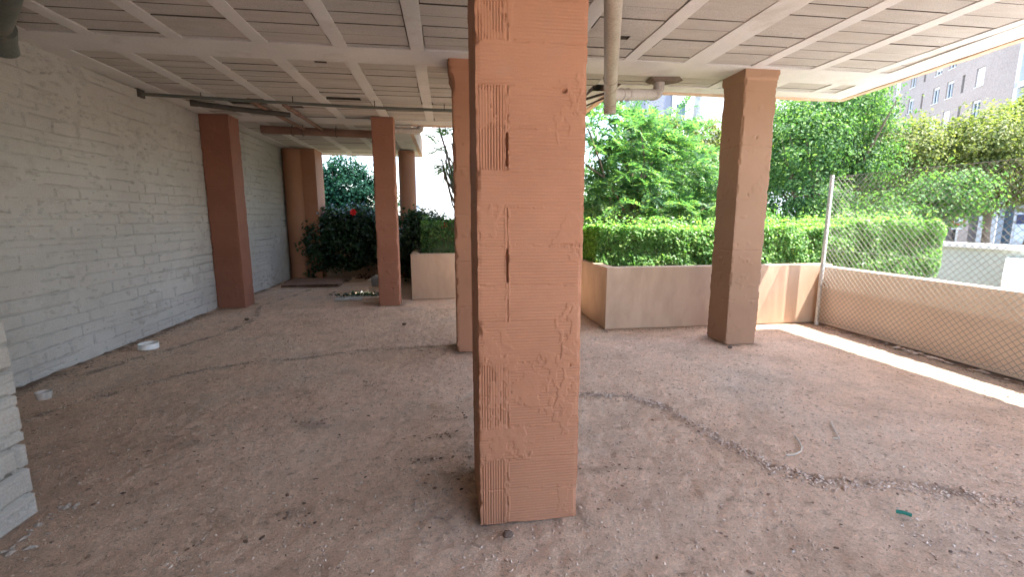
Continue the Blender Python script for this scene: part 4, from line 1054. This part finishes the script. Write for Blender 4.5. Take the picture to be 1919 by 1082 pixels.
# glazed white wing past the corner
wg = thing('glazed_wing', 'white balcony wing with blue glazing beyond the corner of the pinkish flats', 'building', fpt(-6, 0, 0))
body = MB(); 
for k in range(9): fbox(-12, -1.2, -1.2, 2, 4.6+3.05*k-.22, 4.6+3.05*k+.22, body)
fbox(-1.6, -1.2, -1.2, 2, 0, 29, body); fbox(-6.6, -6.2, -1.2, 2, 0, 29, body); fbox(-12, -.02, 2.01, 12, 0, 29, body)
body.build('wall', BWHITE, wg)
gg = MB(); fbox(-12, -1.6, -.6, -.55, 0, 29, gg); gg.build('glazing', GLASS, wg)

def simple_block(label, origin, ang, w, dpt, h, mat, wins, name='apartment_block'):
    t = thing(name, label, 'building', origin); ca, sa = math.cos(ang), math.sin(ang); O2 = Vector(origin)
    def bx(x0, x1, y0, y1, z0, z1, m):
        k = len(m.v)
        for z in (z0, z1):
            for x, y in ((x0, y0), (x1, y0), (x1, y1), (x0, y1)): m.v.append((O2.x+x*ca-y*sa, O2.y+x*sa+y*ca, O2.z+z))
        m.f += [(k, k+3, k+2, k+1), (k+4, k+5, k+6, k+7), (k, k+1, k+5, k+4), (k+1, k+2, k+6, k+5), (k+2, k+3, k+7, k+6), (k+3, k, k+4, k+7)]
        return m
    bx(0, w, 0, dpt, 0, h, MB()).build('wall', mat, t)
    bx(-.25, w+.25, -.25, dpt+.25, h+.01, h+.5, MB()).build('cornice', mat, t)
    for (x0, z0, ww, hh) in wins:
        m = MB()
        for q in ((x0, x0+.09, z0, z0+hh), (x0+ww-.09, x0+ww, z0, z0+hh), (x0+.09, x0+ww-.09, z0, z0+.09), (x0+.09, x0+ww-.09, z0+hh-.09, z0+hh)): bx(q[0], q[1], -.07, -.003, q[2], q[3], m)
        wo = m.build('window', SHUT, t); bx(x0+.09, x0+ww-.09, -.035, -.004, z0+.09, z0+hh-.09, MB()).build('pane', GLASS, wo)
    return t
LIL_SHADE = rough_mat('lilac_shade_render', (.22, .225, .26), (.26, .265, .30), .3, 8, .1, .01, .95)  # shaded side of the white flats, shade put into the render colour
simple_block('white rendered building far off between the peach pillars, blown out by sun', (-1.75, 32, -1.3), R(12), 5.0, 10, 17, BWHITE, [(3.2, 4, 1.2, 1.4), (3.2, 8, 1.2, 1.4)], 'white_building')
simple_block('white flats behind the feathery tree with a tall strip of windows', (22.6, 45, -1.3), R(-6), 14, 10, 26, BWHITE, [(.3, 3+2.9*k, 1.1, 2.3) for k in range(7)]+[(7.5, 3.2+2.9*k, 1.6, 1.5) for k in range(7)], 'white_flats')
simple_block('shaded side of the white flats, its shade painted lilac grey', (20.0, 45.4, -1.3), R(-6), 2.55, 8, 22, LIL_SHADE, [(1.0, 16.5, .7, 1.2)], 'shaded_side_block')

# ------------------------------------------------------------------ street sign and billboard
sg = thing('street_sign', 'round red rimmed traffic sign on a grey pole beyond the boundary wall', 'sign', (33.5, 25.9, -1.3))
cv = Vector((33.5, 25.9, 0)); fdir = Vector((-33.5, -25.9, 0)).normalized(); rt = Vector((0, 0, 1)).cross(-fdir).normalized() * -1
MB().tube([(33.5, 25.9, -1.3), (33.5, 25.9, 1.5)], .05, 10).build('pole', GALV, sg, None, True)
def disc(c, r, t, name, mat, par, off):
    c = Vector(c)+fdir*off; m = MB(); m.tube([c, c+fdir*t], r, 28); m.build(name, mat, par)
disc((33.5, 25.9, 1.28), .34, .03, 'rim', plain('sign_red', (.62, .05, .06), .4), sg, .06)
disc((33.5, 25.9, 1.28), .24, .01, 'face', plain('sign_white', (.8, .8, .8), .4), sg, .092)
m = MB()
for dz0, dz1, hw in ((.66, .90, .28),):
    c = Vector((33.5, 25.9, 0))+fdir*.08
    k = len(m.v)
    for off in (0, .02):
        for a, z in ((-hw, dz0), (hw, dz0), (hw, dz1), (-hw, dz1)): q = c+rt*a+fdir*off; m.v.append((q.x, q.y, z))
    m.f += [(k, k+1, k+2, k+3), (k+7, k+6, k+5, k+4), (k, k+4, k+5, k+1), (k+1, k+5, k+6, k+2), (k+2, k+6, k+7, k+3), (k+3, k+7, k+4, k)]
m.build('lower_plate', plain('sign_white', (.8, .8, .8), .4), sg)
bb = thing('billboard', 'pale blue billboard on a grey kiosk with white letters on a dark band', 'billboard', (34.9, 23.4, -1.3))
bc = Vector((34.3, 23.75, 0)); 
def bquad(a0, a1, z0, z1, d0, d1, name, mat, par=None):
    m = MB(); k = 0
    for off in (d0, d1):
        for a, z in ((a0, z0), (a1, z0), (a1, z1), (a0, z1)): q = bc+brt*a+bfd*off; m.v.append((q.x, q.y, z))
    m.f += [(0, 1, 2, 3), (7, 6, 5, 4), (0, 4, 5, 1), (1, 5, 6, 2), (2, 6, 7, 3), (3, 7, 4, 0)]
    return m.build(name, mat, par or bb)
bfd = fdir; brt = Vector((0, 0, 1)).cross(bfd).normalized()
PBLUE = plain('pale_blue_panel', (.52, .62, .72), .5)
bquad(.25, 3.4, -1.3, 1.75, -.5, 0, 'kiosk_body', plain('kiosk_grey', (.42, .45, .48), .7))
bquad(.35, 3.3, 1.05, 1.62, .005, .04, 'name_board', plain('navy_band', (.03, .04, .09), .5))
bquad(.35, 3.3, .02, 1.04, .005, .035, 'panel', PBLUE)
bquad(.35, 3.3, -.45, -.15, .005, .05, 'counter', plain('grey_band', (.33, .36, .40), .6))
cu = bpy.data.curves.new('board_letters', 'FONT'); cu.body = 'PUEST'; cu.size = .62; cu.extrude = .012; cu.align_x = 'LEFT'
tmp = bpy.data.objects.new('tmp_letters', cu); COL.objects.link(tmp); bpy.context.view_layer.update()
me = bpy.data.meshes.new_from_object(tmp.evaluated_get(bpy.context.evaluated_depsgraph_get())); me.name = 'letters'
bpy.data.objects.remove(tmp)
lo = bpy.data.objects.new('letters', me); COL.objects.link(lo); lo.parent = bb
q = bc+brt*.62+bfd*.06
M = Matrix(((brt.x, 0, bfd.x, q.x), (brt.y, 0, bfd.y, q.y), (0, 1, 0, 1.13), (0, 0, 0, 1)))
lo.matrix_local = Matrix.Translation(-Vector(bb.location)) @ M
me.materials.clear(); me.materials.append(BWHITE)
# concrete street pylons beside the kiosk
tag(MB().obox((33.6, 24.3, .8), (.55, .4, 2.1), .6).build('concrete_pylon', plain('pale_concrete', (.45, .46, .47), .9), None, (0, 0, 0), False, .04), 'pale concrete pylon standing by the billboard kiosk', 'pylon')

# ------------------------------------------------------------------ light, sky, camera
S = Vector((.43, -.125, 1.0)).normalized()
sun = bpy.data.lights.new('sun', 'SUN'); sun.energy = 4.5; sun.angle = R(.53); sun.color = (1, .95, .87)
so = bpy.data.objects.new('sun', sun); COL.objects.link(so); so.rotation_euler = (-S).to_track_quat('-Z', 'Y').to_euler(); so.location = (20, -10, 40)
w = bpy.data.worlds.new('World'); scene.world = w; w.use_nodes = True
nt = w.node_tree; nt.nodes.clear()
sky = nt.nodes.new('ShaderNodeTexSky'); sky.sky_type = 'NISHITA'; sky.sun_disc = False
sky.sun_elevation = math.asin(S.z); sky.sun_rotation = math.atan2(S.x, S.y) % (2*math.pi); sky.altitude = 50; sky.air_density = 1.0; sky.dust_density = 1.6; sky.ozone_density = 1.0
bg = nt.nodes.new('ShaderNodeBackground'); bg.inputs['Strength'].default_value = .15
ow = nt.nodes.new('ShaderNodeOutputWorld'); nt.links.new(sky.outputs[0], bg.inputs[0]); nt.links.new(bg.outputs[0], ow.inputs[0])
cam = bpy.data.cameras.new('camera'); co = bpy.data.objects.new('camera', cam); COL.objects.link(co)
cam.sensor_fit = 'HORIZONTAL'; cam.sensor_width = 36; cam.lens = 851/1919*36; cam.clip_start = .05; cam.clip_end = 2000
co.location = (0, 0, 1.5); co.rotation_euler = (R(90-9.014), 0, R(-8.0915)); scene.camera = co
vs = scene.view_settings; scene.display_settings.display_device = 'sRGB'
vs.view_transform = 'Standard'; vs.look = 'None'; vs.gamma = 1; vs.exposure = 3.0; vs.use_curve_mapping = False
cy = scene.cycles
cy.use_denoising = True; cy.max_bounces = 10; cy.diffuse_bounces = 6; cy.transmission_bounces = 4; cy.transparent_max_bounces = 6; cy.caustics_reflective = False; cy.caustics_refractive = False; cy.sample_clamp_indirect = 8
